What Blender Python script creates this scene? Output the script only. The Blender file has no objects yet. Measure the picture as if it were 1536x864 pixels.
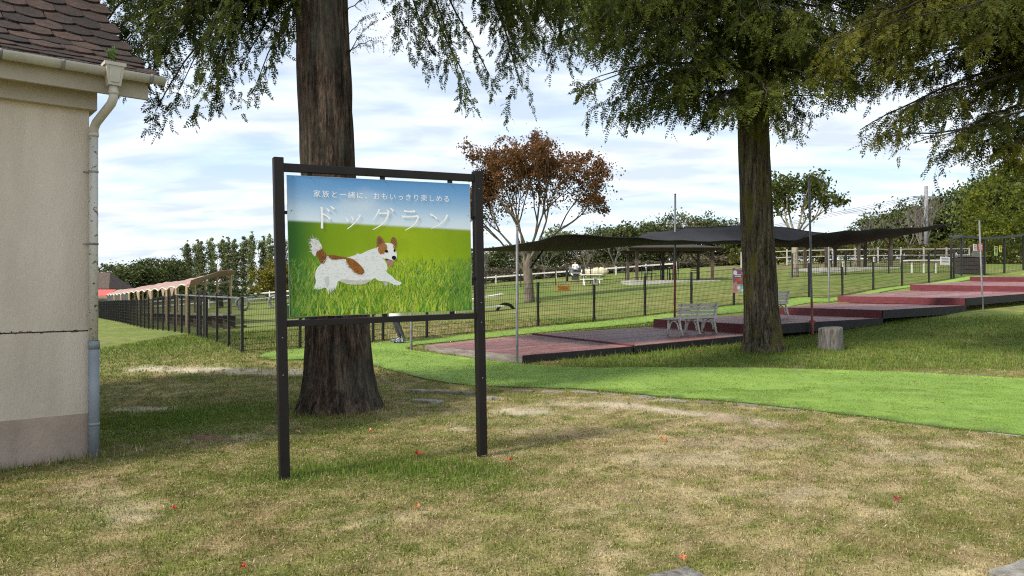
import bpy, bmesh, math, random
import numpy as np
from mathutils import Vector, Matrix, Euler
R = math.radians
rng = np.random.default_rng(7)
random.seed(7)
scene = bpy.context.scene
COL = scene.collection

# ------------------------------------------------------------------ camera
cam = bpy.data.cameras.new('camera'); cam_o = bpy.data.objects.new('camera', cam); COL.objects.link(cam_o)
cam_o.location = (0, 0, 1.55); cam_o.rotation_euler = (R(90), 0, 0)
cam.sensor_width = 36; cam.lens = 26.0; cam.clip_start = .05; cam.clip_end = 3000
scene.camera = cam_o

# ------------------------------------------------------------------ sun and sky
SUN_AZ = (-.78, -.62)                       # the sun stands to the left, a little behind the camera
SUN_EL = R(44)
sun = bpy.data.lights.new('sun', 'SUN'); sun.energy = 3.3; sun.angle = R(7); sun.color = (1.0, .93, .82)
sun_o = bpy.data.objects.new('sun', sun); COL.objects.link(sun_o)
_h = Vector((SUN_AZ[0], SUN_AZ[1], 0)).normalized()*math.cos(SUN_EL); _s = Vector((_h.x, _h.y, math.sin(SUN_EL)))
sun_o.rotation_euler = _s.to_track_quat('Z', 'Y').to_euler(); sun_o.location = (-30, -14, 30)

world = bpy.data.worlds.new('World'); scene.world = world; world.use_nodes = True
wt = world.node_tree; wt.nodes.clear()
def wn(t, **k):
    n = wt.nodes.new(t)
    for a, b in k.items(): setattr(n, a, b)
    return n
W = wt.links.new
sky = wn('ShaderNodeTexSky', sky_type='NISHITA', sun_disc=False)
sky.sun_elevation = SUN_EL; sky.sun_rotation = math.atan2(SUN_AZ[0], SUN_AZ[1]); sky.air_density = 1.0; sky.dust_density = 1.2; sky.ozone_density = 1.5
tc = wn('ShaderNodeTexCoord'); sp = wn('ShaderNodeSeparateXYZ'); W(tc.outputs['Generated'], sp.inputs[0])
mx = wn('ShaderNodeMath', operation='MAXIMUM'); W(sp.outputs['Z'], mx.inputs[0]); mx.inputs[1].default_value = 0
ad = wn('ShaderNodeMath', operation='ADD'); W(mx.outputs[0], ad.inputs[0]); ad.inputs[1].default_value = .16
dx = wn('ShaderNodeMath', operation='DIVIDE'); W(sp.outputs['X'], dx.inputs[0]); W(ad.outputs[0], dx.inputs[1])
dy = wn('ShaderNodeMath', operation='DIVIDE'); W(sp.outputs['Y'], dy.inputs[0]); W(ad.outputs[0], dy.inputs[1])
cb = wn('ShaderNodeCombineXYZ'); W(dx.outputs[0], cb.inputs[0]); W(dy.outputs[0], cb.inputs[1])
mp = wn('ShaderNodeMapping'); W(cb.outputs[0], mp.inputs[0]); mp.inputs['Rotation'].default_value = (0, 0, R(24)); mp.inputs['Scale'].default_value = (.75, 1.5, 1)
n1 = wn('ShaderNodeTexNoise'); W(mp.outputs[0], n1.inputs['Vector'])
n1.inputs['Scale'].default_value = 1.5; n1.inputs['Detail'].default_value = 9; n1.inputs['Roughness'].default_value = .55; n1.inputs['Distortion'].default_value = .45
cr = wn('ShaderNodeValToRGB'); W(n1.outputs['Fac'], cr.inputs[0])
cr.color_ramp.elements[0].position = .30; cr.color_ramp.elements[0].color = (.36, .36, .36, 1)
cr.color_ramp.elements[1].position = .60; cr.color_ramp.elements[1].color = (1, 1, 1, 1)
n2 = wn('ShaderNodeTexNoise'); W(mp.outputs[0], n2.inputs['Vector']); n2.inputs['Scale'].default_value = 3.2; n2.inputs['Detail'].default_value = 7; n2.inputs['Distortion'].default_value = .4
cr2 = wn('ShaderNodeValToRGB'); W(n2.outputs['Fac'], cr2.inputs[0])
cr2.color_ramp.elements[0].position = .38; cr2.color_ramp.elements[0].color = (5.0, 5.55, 6.3, 1)
cr2.color_ramp.elements[1].position = .62; cr2.color_ramp.elements[1].color = (7.4, 7.75, 8.2, 1)
skm = wn('ShaderNodeMix', data_type='RGBA', blend_type='MULTIPLY'); skm.inputs[0].default_value = 1
W(sky.outputs[0], skm.inputs[6]); skm.inputs[7].default_value = (1.25, 1.35, 1.35, 1)
mixc = wn('ShaderNodeMix', data_type='RGBA'); W(cr.outputs[0], mixc.inputs[0]); W(skm.outputs[2], mixc.inputs[6]); W(cr2.outputs[0], mixc.inputs[7])
bg = wn('ShaderNodeBackground'); bg.inputs['Strength'].default_value = .1; W(mixc.outputs[2], bg.inputs[0])
wo = wn('ShaderNodeOutputWorld'); W(bg.outputs[0], wo.inputs[0])

vs = scene.view_settings; vs.view_transform = 'Standard'; vs.look = 'None'; vs.gamma = 1; vs.exposure = 0.68; vs.use_curve_mapping = False
scene.cycles.use_denoising = False; scene.cycles.filter_width = 1.15; scene.cycles.max_bounces = 6; scene.cycles.diffuse_bounces = 3; scene.cycles.transparent_max_bounces = 8

# ------------------------------------------------------------------ helpers
class MB:
    """collects faces in world coordinates; build() links them as one mesh object"""
    def __init__(s): s.v = []; s.f = []; s.sm = []
    def add(s, vs_, fs, smooth=False):
        o = len(s.v); s.v += [tuple(p) for p in vs_]
        for f in fs: s.f.append(tuple(o+i for i in f)); s.sm.append(smooth)
        return s
    def box(s, c, size, ax=None, ay=None, az=None):
        ax = Vector(ax or (1, 0, 0)); ay = Vector(ay or (0, 1, 0)); az = Vector(az or (0, 0, 1)); c = Vector(c)
        hx, hy, hz = size[0]/2, size[1]/2, size[2]/2
        P = [c+ax*(i*hx)+ay*(j*hy)+az*(k*hz) for k in (-1, 1) for j in (-1, 1) for i in (-1, 1)]
        return s.add(P, [(0, 2, 3, 1), (4, 5, 7, 6), (0, 1, 5, 4), (2, 6, 7, 3), (0, 4, 6, 2), (1, 3, 7, 5)])
    def bar(s, a, b, w, h=None, up=(0, 0, 1)):
        a = Vector(a); b = Vector(b); d = (b-a); L = d.length; d.normalize(); u = Vector(up)
        if abs(d.dot(u)) > .98: u = Vector((0, 1, 0))
        sd = d.cross(u).normalized(); uu = sd.cross(d)
        return s.box((a+b)/2, (L, w, h or w), d, sd, uu)
    def hexa(s, top, bot):
        return s.add(list(bot)+list(top), [(3, 2, 1, 0), (4, 5, 6, 7), (0, 1, 5, 4), (1, 2, 6, 5), (2, 3, 7, 6), (3, 0, 4, 7)])
    def tube(s, pts, rad, n=8, cap=True, smooth=True):
        pts = [Vector(p) for p in pts]
        if not hasattr(rad, '__len__'): rad = [rad]*len(pts)
        V = []; F = []; prev = None
        for i, p in enumerate(pts):
            d = (pts[min(i+1, len(pts)-1)]-pts[max(i-1, 0)]).normalized()
            if prev is None: x = d.orthogonal().normalized()
            else: x = (prev-d*prev.dot(d)); x = x.normalized() if x.length > 1e-6 else d.orthogonal().normalized()
            prev = x; y = d.cross(x)
            for k in range(n):
                a = 2*math.pi*k/n; V.append(p+(x*math.cos(a)+y*math.sin(a))*rad[i])
        for i in range(len(pts)-1):
            for k in range(n): F.append((i*n+k, i*n+(k+1) % n, (i+1)*n+(k+1) % n, (i+1)*n+k))
        if cap: F.append(tuple(range(n-1, -1, -1))); F.append(tuple((len(pts)-1)*n+k for k in range(n)))
        return s.add(V, F, smooth)
    def lathe(s, c, prof, n=24, axis=(0, 0, 1), cap=True):
        ax = Vector(axis).normalized(); x = ax.orthogonal().normalized(); y = ax.cross(x); c = Vector(c); V = []; F = []
        for r, h in prof:
            for k in range(n):
                a = 2*math.pi*k/n; V.append(c+ax*h+(x*math.cos(a)+y*math.sin(a))*r)
        for i in range(len(prof)-1):
            for k in range(n): F.append((i*n+k, i*n+(k+1) % n, (i+1)*n+(k+1) % n, (i+1)*n+k))
        if cap: F.append(tuple(range(n-1, -1, -1))); F.append(tuple((len(prof)-1)*n+k for k in range(n)))
        return s.add(V, F, True)
    def mesh(s, name, off=(0, 0, 0)):
        me = bpy.data.meshes.new(name); off = Vector(off)
        me.from_pydata([Vector(p)-off for p in s.v], [], s.f); me.polygons.foreach_set('use_smooth', s.sm); me.update()
        return me
    def build(s, name, mat, parent=None):
        return link(name, s.mesh(name, base(parent)), mat, parent)
def base(o):
    v = Vector((0, 0, 0))
    while o is not None: v += o.location; o = o.parent
    return v
def link(name, me, mat=None, parent=None, loc=None, rot=None):
    o = bpy.data.objects.new(name, me); COL.objects.link(o)
    if mat is not None and len(me.materials) == 0: me.materials.append(mat)
    o.parent = parent
    if loc is not None: o.location = Vector(loc)-base(parent)
    if rot is not None: o.rotation_euler = rot
    return o
def thing(name, label, cat, loc, group=None):
    o = bpy.data.objects.new(name, None); COL.objects.link(o); o.location = loc; o.empty_display_size = .2
    return tag(o, label, cat, group)
def tag(o, label=None, cat=None, group=None, kind=None):
    for k, v in (('label', label), ('category', cat), ('group', group), ('kind', kind)):
        if v: o[k] = v
    return o
def copy_tree(o, parent=None):
    c = o.copy(); COL.objects.link(c); c.parent = parent
    for ch in list(o.children): copy_tree(ch, c)
    return c
def np_mesh(name, V, k, col=None, smooth=False):
    """V: (n,3) points, every k in a row make one face; col: (n,3) colours"""
    V = np.asarray(V, np.float32); n = len(V); me = bpy.data.meshes.new(name)
    me.vertices.add(n); me.vertices.foreach_set('co', V.ravel()); me.loops.add(n); me.loops.foreach_set('vertex_index', np.arange(n, dtype=np.int32))
    me.polygons.add(n//k); me.polygons.foreach_set('loop_start', np.arange(0, n, k, dtype=np.int32))
    me.update(calc_edges=True)
    if col is not None: set_col(me, col)
    return me
def set_col(me, col):
    a = me.color_attributes.new('Col', 'FLOAT_COLOR', 'POINT')
    c = np.ones((len(col), 4), np.float32); c[:, :3] = col; a.data.foreach_set('color', c.ravel())
_T = np.random.default_rng(11).random((64, 64))
def vn(x, y, sc, seed=0):
    x = np.asarray(x, float)*sc+seed*7.31; y = np.asarray(y, float)*sc+seed*3.77
    i = np.floor(x).astype(int); j = np.floor(y).astype(int); u = x-i; v = y-j; u = u*u*(3-2*u); v = v*v*(3-2*v)
    t = lambda a, b: _T[a % 64, b % 64]
    return (t(i, j)*(1-u)+t(i+1, j)*u)*(1-v)+(t(i, j+1)*(1-u)+t(i+1, j+1)*u)*v
def fbm(x, y, sc, seed=0, o=4):
    s = 0; a = .5; n = 0
    for k in range(o): s = s+a*vn(x, y, sc*2**k, seed+k); n += a; a *= .5
    return s/n
def sst(a, b, x):
    t = np.clip((np.asarray(x, float)-a)/(b-a), 0, 1); return t*t*(3-2*t)

# ------------------------------------------------------------------ materials
def newmat(name):
    m = bpy.data.materials.new(name); m.use_nodes = True; nt = m.node_tree; return m, nt, nt.nodes['Principled BSDF']
def mat(name, col, rough=.7, col2=None, scale=8, bump=0, bscale=None, stretch=(1, 1, 1), metal=0, rand=0, spec=.4, detail=5, lo=.35, hi=.65, coords='Object'):
    m, nt, p = newmat(name); L = nt.links.new
    p.inputs['Roughness'].default_value = rough; p.inputs['Metallic'].default_value = metal; p.inputs['Specular IOR Level'].default_value = spec
    t = nt.nodes.new('ShaderNodeTexCoord'); mp_ = nt.nodes.new('ShaderNodeMapping'); L(t.outputs[coords], mp_.inputs[0]); mp_.inputs['Scale'].default_value = stretch
    oi = nt.nodes.new('ShaderNodeObjectInfo'); ml = nt.nodes.new('ShaderNodeVectorMath'); ml.operation = 'SCALE'; ml.inputs[0].default_value = (37, 51, 23); L(oi.outputs['Random'], ml.inputs['Scale'])
    L(ml.outputs[0], mp_.inputs['Location'])
    n = nt.nodes.new('ShaderNodeTexNoise'); n.inputs['Scale'].default_value = scale; n.inputs['Detail'].default_value = detail; n.inputs['Roughness'].default_value = .6; L(mp_.outputs[0], n.inputs['Vector'])
    r = nt.nodes.new('ShaderNodeValToRGB'); L(n.outputs['Fac'], r.inputs[0])
    c2 = col2 or tuple(min(1, c*1.35) for c in col); c1 = col if col2 else tuple(c*.72 for c in col)
    r.color_ramp.elements[0].position = lo; r.color_ramp.elements[0].color = (*c1, 1); r.color_ramp.elements[1].position = hi; r.color_ramp.elements[1].color = (*c2, 1)
    out = r.outputs[0]
    if rand:
        mr = nt.nodes.new('ShaderNodeMapRange'); L(oi.outputs['Random'], mr.inputs[0]); mr.inputs[3].default_value = 1-rand; mr.inputs[4].default_value = 1+rand
        hs = nt.nodes.new('ShaderNodeHueSaturation'); L(out, hs.inputs['Color']); L(mr.outputs[0], hs.inputs['Value']); out = hs.outputs[0]
    L(out, p.inputs['Base Color'])
    if bump:
        b = nt.nodes.new('ShaderNodeBump'); b.inputs['Strength'].default_value = bump; b.inputs['Distance'].default_value = .02
        n3 = nt.nodes.new('ShaderNodeTexNoise'); n3.inputs['Scale'].default_value = bscale or scale*3; n3.inputs['Detail'].default_value = 6; L(mp_.outputs[0], n3.inputs['Vector'])
        L(n3.outputs['Fac'], b.inputs['Height']); L(b.outputs[0], p.inputs['Normal'])
    return m
def leafmat(name, trans=.25, rough=.6, noise=0, sat=1.0):
    m, nt, p = newmat(name); L = nt.links.new
    a = nt.nodes.new('ShaderNodeAttribute'); a.attribute_name = 'Col'
    p.inputs['Roughness'].default_value = rough; p.inputs['Specular IOR Level'].default_value = .08
    L(a.outputs['Color'], p.inputs['Base Color'])
    if trans:
        t = nt.nodes.new('ShaderNodeBsdfTranslucent'); mx_ = nt.nodes.new('ShaderNodeMixShader'); mx_.inputs[0].default_value = trans
        L(a.outputs['Color'], t.inputs['Color']); L(p.outputs[0], mx_.inputs[1]); L(t.outputs[0], mx_.inputs[2]); L(mx_.outputs[0], nt.nodes['Material Output'].inputs['Surface'])
    return m
MT = {}
MT['leaf'] = leafmat('leaf', .42)
MT['grass'] = leafmat('grass_blades', .25, .7)
MT['print'] = leafmat('printed_sheet', 0, .45)
MT['wall'] = mat('wall_render', (.47, .41, .34), .9, (.62, .545, .465), 1.6, .45, 60, stretch=(1.3, 1.3, .35), detail=9, lo=.3, hi=.62)
MT['plinth'] = mat('plinth_paint', (.43, .335, .275), .9, (.30, .24, .195), 3.2, .35, 50, stretch=(1, 1, .5))
MT['crack'] = mat('dark_joint', (.05, .045, .04), .95)
MT['fascia'] = mat('cream_fascia', (.44, .395, .325), .75, (.34, .30, .245), 1.5, .15, 30)
MT['gutter'] = mat('cream_plastic', (.55, .52, .46), .5, (.43, .405, .355), 3, 0)
MT['pipew'] = mat('flaking_white_paint', (.10, .095, .085), .7, (.52, .50, .45), 26, .2, 40, lo=.34, hi=.42)
MT['pipeb'] = mat('blue_grey_pipe', (.20, .23, .265), .5, (.25, .285, .32), 4)
MT['tile'] = mat('clay_roof_tile', (.009, .0085, .0065), .92, (.058, .028, .019), 9, .8, 30, rand=.6, lo=.3, hi=.72)
MT['roofdeck'] = mat('roof_batten', (.03, .025, .022), .9)
MT['bark1'] = mat('redwood_bark', (.045, .033, .024), .95, (.19, .135, .095), 9, 1.0, 22, stretch=(3.2, 3.2, .28), lo=.32, hi=.7)
MT['bark2'] = mat('mossy_bark', (.05, .045, .032), .95, (.20, .165, .115), 9, .9, 24, stretch=(3, 3, .32), lo=.3, hi=.7)
def barkmat(name, dark, mid, pale, moss=None, moss_amt=.55):
    m, nt, p = newmat(name); L = nt.links.new; t = nt.nodes.new('ShaderNodeTexCoord')
    def noise(st, sc, det, dist=0.):
        mp_ = nt.nodes.new('ShaderNodeMapping'); mp_.inputs['Scale'].default_value = st; L(t.outputs['Object'], mp_.inputs[0]); n = nt.nodes.new('ShaderNodeTexNoise'); n.inputs['Scale'].default_value = sc; n.inputs['Detail'].default_value = det; n.inputs['Roughness'].default_value = .65; n.inputs['Distortion'].default_value = dist; L(mp_.outputs[0], n.inputs['Vector']); return n.outputs['Fac']
    f1 = noise((1, 1, .09), 13, 5, .6); f2 = noise((1, 1, .25), 46, 4); f3 = noise((1, 1, .45), 2.3, 4)
    ad = nt.nodes.new('ShaderNodeMath'); ad.operation = 'MULTIPLY_ADD'; L(f2, ad.inputs[0]); ad.inputs[1].default_value = .55; L(f1, ad.inputs[2])
    r = nt.nodes.new('ShaderNodeValToRGB'); L(ad.outputs[0], r.inputs[0]); e = r.color_ramp.elements; e[0].position = .62; e[0].color = (*dark, 1); e[1].position = .98; e[1].color = (*pale, 1); e2 = e.new(.79); e2.color = (*mid, 1); out = r.outputs[0]
    if moss:
        r2 = nt.nodes.new('ShaderNodeValToRGB'); L(f3, r2.inputs[0]); r2.color_ramp.elements[0].position = .50; r2.color_ramp.elements[0].color = (0, 0, 0, 1); r2.color_ramp.elements[1].position = .62; r2.color_ramp.elements[1].color = (moss_amt,)*3+(1,)
        mx_ = nt.nodes.new('ShaderNodeMix'); mx_.data_type = 'RGBA'; L(r2.outputs[0], mx_.inputs[0]); L(out, mx_.inputs[6]); mx_.inputs[7].default_value = (*moss, 1); out = mx_.outputs[2]
    L(out, p.inputs['Base Color']); p.inputs['Roughness'].default_value = .95; p.inputs['Specular IOR Level'].default_value = .15
    b = nt.nodes.new('ShaderNodeBump'); b.inputs['Strength'].default_value = 1; b.inputs['Distance'].default_value = .035; L(ad.outputs[0], b.inputs['Height']); L(b.outputs[0], p.inputs['Normal']); return m
MT['bark1'] = barkmat('redwood_bark', (.008, .0065, .0055), (.050, .034, .025), (.15, .105, .078), (.075, .085, .065), .35)
MT['bark2'] = barkmat('mossy_bark', (.013, .011, .008), (.066, .053, .038), (.17, .14, .10), (.095, .085, .016), .75)
MT['barkp'] = mat('pale_bark', (.20, .17, .13), .9, (.33, .29, .23), 6, .4, 30, stretch=(2, 2, .6))
MT['barkd'] = mat('dark_branch_bark', (.016, .012, .009), .95, (.035, .028, .02), 10, .3)
MT['barkg'] = mat('grey_bark', (.10, .088, .075), .95, (.17, .15, .13), 8, .3)
MT['frame'] = mat('brown_black_metal', (.0075, .0058, .0055), .5, (.012, .0095, .009), 6, .04, 90, spec=.3)
MT['fence'] = mat('black_fence_paint', (.014, .013, .012), .5, (.022, .020, .018), 10)
MT['steel'] = mat('galvanised_steel', (.12, .125, .13), .55, (.19, .195, .2), 6, metal=.2)
MT['rust'] = mat('red_rusty_paint', (.20, .045, .03), .7, (.30, .09, .06), 12)
MT['deck'] = mat('worn_wine_planks', (.165, .058, .052), .5, (.28, .145, .135), 3.0, .25, 30, stretch=(1, 1, 1), rand=.28, lo=.3, hi=.72, spec=.35)
MT['riser'] = mat('wine_paint', (.115, .022, .028), .55, (.155, .034, .04), 4, .1, 30)
MT['fasciab'] = mat('black_stained_board', (.010, .009, .009), .7, (.02, .018, .017), 5)
MT['greyboard'] = mat('grey_weathered_board', (.16, .14, .125), .85, (.27, .25, .225), 3, .3, 30, stretch=(1, 1, 6))
MT['turf'] = None
MT['sail'] = mat('black_shade_net', (.009, .0095, .011), .75, (.015, .016, .018), 2.5, .3, 300)
MT['white'] = mat('white_paint', (.66, .65, .61), .5, (.74, .73, .7), 5)
MT['bench'] = mat('off_white_plastic', (.58, .56, .51), .5, (.70, .68, .62), 6, .1, 30)
MT['wood'] = mat('brown_timber', (.055, .038, .028), .8, (.10, .072, .055), 5, .3, 30, stretch=(1, 1, .3))
MT['woodl'] = mat('pale_timber', (.38, .27, .16), .8, (.48, .36, .23), 5, .2)
MT['greywood'] = mat('silvery_wood', (.075, .068, .06), .95, (.235, .22, .2), 9, .6, 40, stretch=(2.5, 2.5, .35))
MT['concrete'] = mat('concrete', (.36, .35, .32), .9, (.47, .45, .42), 5, .3, 40)
MT['stone'] = mat('flat_grey_stone', (.14, .125, .10), .95, (.26, .235, .19), 14, .9, 40, rand=.3)
MT['awning'] = mat('pink_tan_cloth', (.26, .165, .145), .85, (.36, .24, .21), 3, .3, 12)
MT['awningedge'] = mat('cream_hem', (.62, .56, .46), .8)
MT['redroof'] = mat('red_awning', (.5, .09, .08), .7)
MT['tyre'] = mat('black_rubber', (.014, .014, .014), .8)
MT['orange'] = mat('orange_plate', (.62, .24, .015), .5)
MT['darkbox'] = mat('dark_wood_crate', (.030, .024, .022), .8, (.05, .04, .035), 8)
MT['grey'] = mat('grey_paint', (.2, .2, .21), .7)
MT['tarp'] = mat('cream_tarp', (.58, .50, .34), .8, (.68, .61, .44), 4, .4, 12)
MT['red'] = mat('red_print', (.62, .06, .05), .5); MT['yellow'] = mat('yellow_print', (.62, .5, .06), .5); MT['lime'] = mat('lime_print', (.3, .42, .10), .5)
MT['ink'] = mat('dark_ink', (.02, .02, .022), .6); MT['wht'] = mat('white_ink', (.86, .87, .88), .5, (.90, .91, .92))
MT['purple'] = mat('mauve_print', (.24, .10, .19), .55, (.30, .14, .23), 20); MT['pink'] = mat('pink_print', (.62, .27, .25), .55); MT['aqua'] = mat('aqua_print', (.25, .5, .5), .55); MT['bluep'] = mat('blue_print', (.05, .19, .34), .55)

# ------------------------------------------------------------------ terrain height
CTRL = np.array([
 (0,0,0),(-1.8,6,0),(-.3,6.8,0),(3,5,0),(6,5,0),(-4,3,0),(-5.5,5.5,-.03),(-3.95,6.9,-.03),(-2.2,9.4,.02),(-1,9.4,.02),(1.5,9,.02),
 (-4.6,10.2,-.16),(-4.3,12,-.13),(-6.5,12.5,-.1),(-5.9,15.7,.09),(-15.6,31,-.155),(-28,53,-.55),(-2.6,18.4,.27),(.72,20.5,.48),(3.93,22.7,.71),
 (7.3,24.7,1.0),(10.5,26.6,1.24),(17.4,30.9,1.77),(20.3,32.7,2.08),(25.8,36,2.35),(.3,14.4,.06),(3,15.9,.13),(6,18,.22),(10.3,20.8,.50),(14.2,23.3,.79),(17.6,25.5,.97),
 (5.47,15.8,.2),(8,14,.15),(8.2,11.8,.08),(5.2,7.5,.03),(12,10,.12),(20,15,.5),(25,25,1.15),(-2,17.1,.12),(4,20.8,.44),(8.6,23.8,.65),(11.6,26.3,.95),(15.1,28,1.38),(19.1,30.8,1.78),(24,34,1.95),(22,28,1.35),
 (1,30,.98),(-3,50,1.35),(-18,50,.1),(7.4,45,1.72),(12,47,2.0),(17.3,45,2.2),(22,50,2.75),(22,60,3.4),(36,60,3.6),(30,45,2.9),
 (-40,80,-.6),(-18,62,.5),(0,90,2.6),(40,90,5),(-80,150,-1),(0,200,4),(110,200,7),(-35,20,-.3),(-30,-12,0),(30,0,.4),(55,25,1.8),(0,-25,0),(-10,14,-.1),
 (-300,500,-1),(0,520,4),(330,520,7),(-420,100,-1),(430,100,6),(-420,-200,0),(430,-200,3),(0,-220,0)], float)
def _phi(r2): return np.where(r2 > 1e-9, .5*r2*np.log(np.maximum(r2, 1e-9)), 0.)
def _fit():
    P = CTRL[:, :2]/30.; n = len(P)
    r2 = ((P[:, None]-P[None])**2).sum(-1)
    A = np.zeros((n+3, n+3)); A[:n, :n] = _phi(r2)+np.eye(n)*2e-4
    A[:n, n] = 1; A[:n, n+1:] = P; A[n, :n] = 1; A[n+1:, :n] = P.T
    return np.linalg.solve(A, np.concatenate([CTRL[:, 2], np.zeros(3)]))
_W = _fit()
def gz(x, y):
    """height of the ground at x, y"""
    x = np.asarray(x, float)/30.; y = np.asarray(y, float)/30.
    P = CTRL[:, :2]/30.
    s = _W[-3]+_W[-2]*x+_W[-1]*y
    for i in range(len(P)):
        s = s+_W[i]*_phi((x-P[i, 0])**2+(y-P[i, 1])**2)
    return s

# ------------------------------------------------------------------ ground, turf path, grass
TURF = [(-5.43,15.64),(-5.06,15.24),(-4.63,15.18),(-4.14,15.4),(-3.23,15.04),(-2.57,14.38),(-2.0,13.45),(-1.45,12.58),(-.72,11.72),(.02,11.3),(.82,11.1),(1.56,10.66),(2.12,10.2),(2.91,9.72),(3.85,8.86),(4.56,8.05),(5.19,7.5),(6.2,6.3),(7.4,4.6),(8.3,2.5),
        (12.6,3.5),(11.4,7.6),(9.6,10.6),(8.19,11.82),(7.09,12.44),(5.62,12.92),(3.98,13.3),(2.22,13.54),(1.02,13.8),(.28,14.3),(-.96,15.62),(-1.93,16.68),(-2.5,16.95),
        (-2.35,17.6),(.51,19.25),(2.06,20.25),(4.1,21.6),(7.09,23.5),(8.97,24.7),(11.7,26.7),(15.2,28.9),(19.3,31.3),(24.2,34.9),
        (25.0,35.9),(20.2,32.45),(17.2,30.6),(10.4,26.4),(3.9,22.4),(.69,20.3),(-1.97,18.6),(-2.93,18.0),(-4.6,16.95),(-5.35,16.5)]
def pip(x, y, poly):
    x = np.asarray(x); y = np.asarray(y); ins = np.zeros(x.shape, bool); n = len(poly)
    for i in range(n):
        x1, y1 = poly[i]; x2, y2 = poly[(i+1) % n]
        c = ((y1 > y) != (y2 > y))
        ins ^= c & (x < (x2-x1)*(y-y1)/((y2-y1) if abs(y2-y1) > 1e-9 else 1e-9)+x1)
    return ins
def segd(x, y, a, b):
    ax, ay = a; bx, by = b; dx_, dy_ = bx-ax, by-ay; t = np.clip(((x-ax)*dx_+(y-ay)*dy_)/(dx_*dx_+dy_*dy_), 0, 1)
    return np.hypot(x-ax-t*dx_, y-ay-t*dy_)
def gmix(x, y):
    """how worn, how green and how dry the lawn is at x, y"""
    w = fbm(x, y, 2.3, 5)-.5
    g = lambda cx, cy, rx, ry: np.exp(-(((x-cx)/rx)**2+((y-cy)/ry)**2))
    bare = np.zeros(np.shape(x))
    for a, b, wd, k in (((1.35, 9.75), (2.9, 8.35), .13, 1.0), ((.5, 9.7), (1.4, 9.75), .15, .5), ((-7.2, 14.4), (-4.1, 13.9), .22, .9), ((-4.1, 13.9), (-2.9, 13.6), .18, .7), ((-3.4, 5.9), (-2.6, 5.0), .10, .45), ((-.75, 8.9), (-.55, 8.0), .07, .6), ((-4.6, 7.3), (-2.7, 7.7), .14, .4)):
        d = segd(x, y, a, b)+w*.45; bare = np.maximum(bare, k*(1-sst(wd*.5, wd*2.2, d)))
    for cx, cy, rx, ry, k in ((.1, 9.1, .5, .45, .8), (-5.3, 10.5, .6, .3, .7), (-2.9, 7.75, .35, .12, .6), (.0, 6.9, .3, .2, .4), (-2.7, 16.6, .5, .3, .9), (-6.0, 13.9, .5, .2, .8), (.7, 30, 1.0, .7, .6), (-4.6, 16.2, .6, .5, .3), (2.6, 7.4, 1.3, .45, .62), (1.5, 6.7, .7, .3, .5), (3.5, 6.75, .8, .35, .6), (2.4, 5.6, .6, .22, .4), (-2.9, 5.3, .5, .2, .5), (.35, 7.9, .6, .22, .5), (4.3, 7.2, .5, .25, .55), (1.0, 5.1, .4, .15, .35), (-.9, 5.0, .45, .14, .35)):
        bare = np.maximum(bare, k*sst(.3, .85, g(cx, cy, rx, ry)+w*.9+.55*(fbm(x, y, 7, 15, 3)-.5)))
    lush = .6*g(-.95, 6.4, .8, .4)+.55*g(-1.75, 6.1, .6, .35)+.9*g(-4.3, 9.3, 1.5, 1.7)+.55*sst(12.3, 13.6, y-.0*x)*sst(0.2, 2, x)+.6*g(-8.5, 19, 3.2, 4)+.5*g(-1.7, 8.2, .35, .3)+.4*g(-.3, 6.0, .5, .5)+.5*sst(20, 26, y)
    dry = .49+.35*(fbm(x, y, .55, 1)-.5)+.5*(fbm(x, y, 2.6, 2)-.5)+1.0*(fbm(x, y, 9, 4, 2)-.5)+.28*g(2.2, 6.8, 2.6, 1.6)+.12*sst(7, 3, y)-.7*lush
    return np.clip(bare, 0, 1), np.clip(lush, 0, 1), np.clip(dry, 0, 1)
C_FRESH = np.array((.10, .17, .026)); C_OLIVE = np.array((.165, .175, .046)); C_TAN = np.array((.33, .262, .13)); C_STRAW = np.array((.50, .425, .25)); C_SOIL = np.array((.34, .26, .175)); C_SAND = np.array((.50, .43, .31)); C_BRN = np.array((.17, .105, .055))
def lerp(a, b, t): return a*(1-t[..., None])+b*t[..., None]
def gcol(x, y):
    bare, lush, dry = gmix(x, y)
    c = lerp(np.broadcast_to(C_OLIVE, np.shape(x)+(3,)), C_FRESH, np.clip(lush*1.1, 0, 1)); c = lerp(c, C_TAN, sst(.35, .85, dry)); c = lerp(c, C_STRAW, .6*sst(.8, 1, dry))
    soil = lerp(np.broadcast_to(C_SOIL, np.shape(x)+(3,)), C_SAND, sst(.3, .7, fbm(x, y, 1.3, 9)+.25*sst(8, 10, y)))
    c = lerp(c, C_BRN*1.15, .55*sst(.56, .72, fbm(x, y, 3.3, 19))*(1-sst(18, 22, y)))
    c = lerp(c, soil, bare)
    fieldn = sst(20, 24, y)
    stripe = .5+.5*np.sin((x*.55+y*.83)*2.2+2*fbm(x, y, .3, 3))
    fc = lerp(np.broadcast_to(np.array((.125, .175, .032)), np.shape(x)+(3,)), np.array((.22, .21, .07)), np.clip(.5*stripe+1.2*(fbm(x, y, .25, 6)-.45), 0, 1))
    c = lerp(c, fc, fieldn*.9)
    bank = sst(53, 57, y)*sst(14, 20, x)*(1-sst(64, 70, y)); c = lerp(c, np.array((.20, .145, .085)), bank*.9)
    c = lerp(c, np.array((.06, .075, .025)), sst(66, 75, y)*.9)
    return c
def axis(a, b, st, lo, hi, g=1.22):
    v = list(np.arange(a, b, st)); s = st
    while v[-1] < hi: s *= g; v.append(v[-1]+s)
    s = st
    while v[0] > lo: s *= g; v.insert(0, v[0]-s)
    return np.array(v)
gx = axis(-10, 14, .13, -900, 900); gy = axis(2.5, 22, .13, -300, 1500)
GX, GY = np.meshgrid(gx, gy); GZ = gz(GX, GY)
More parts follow.
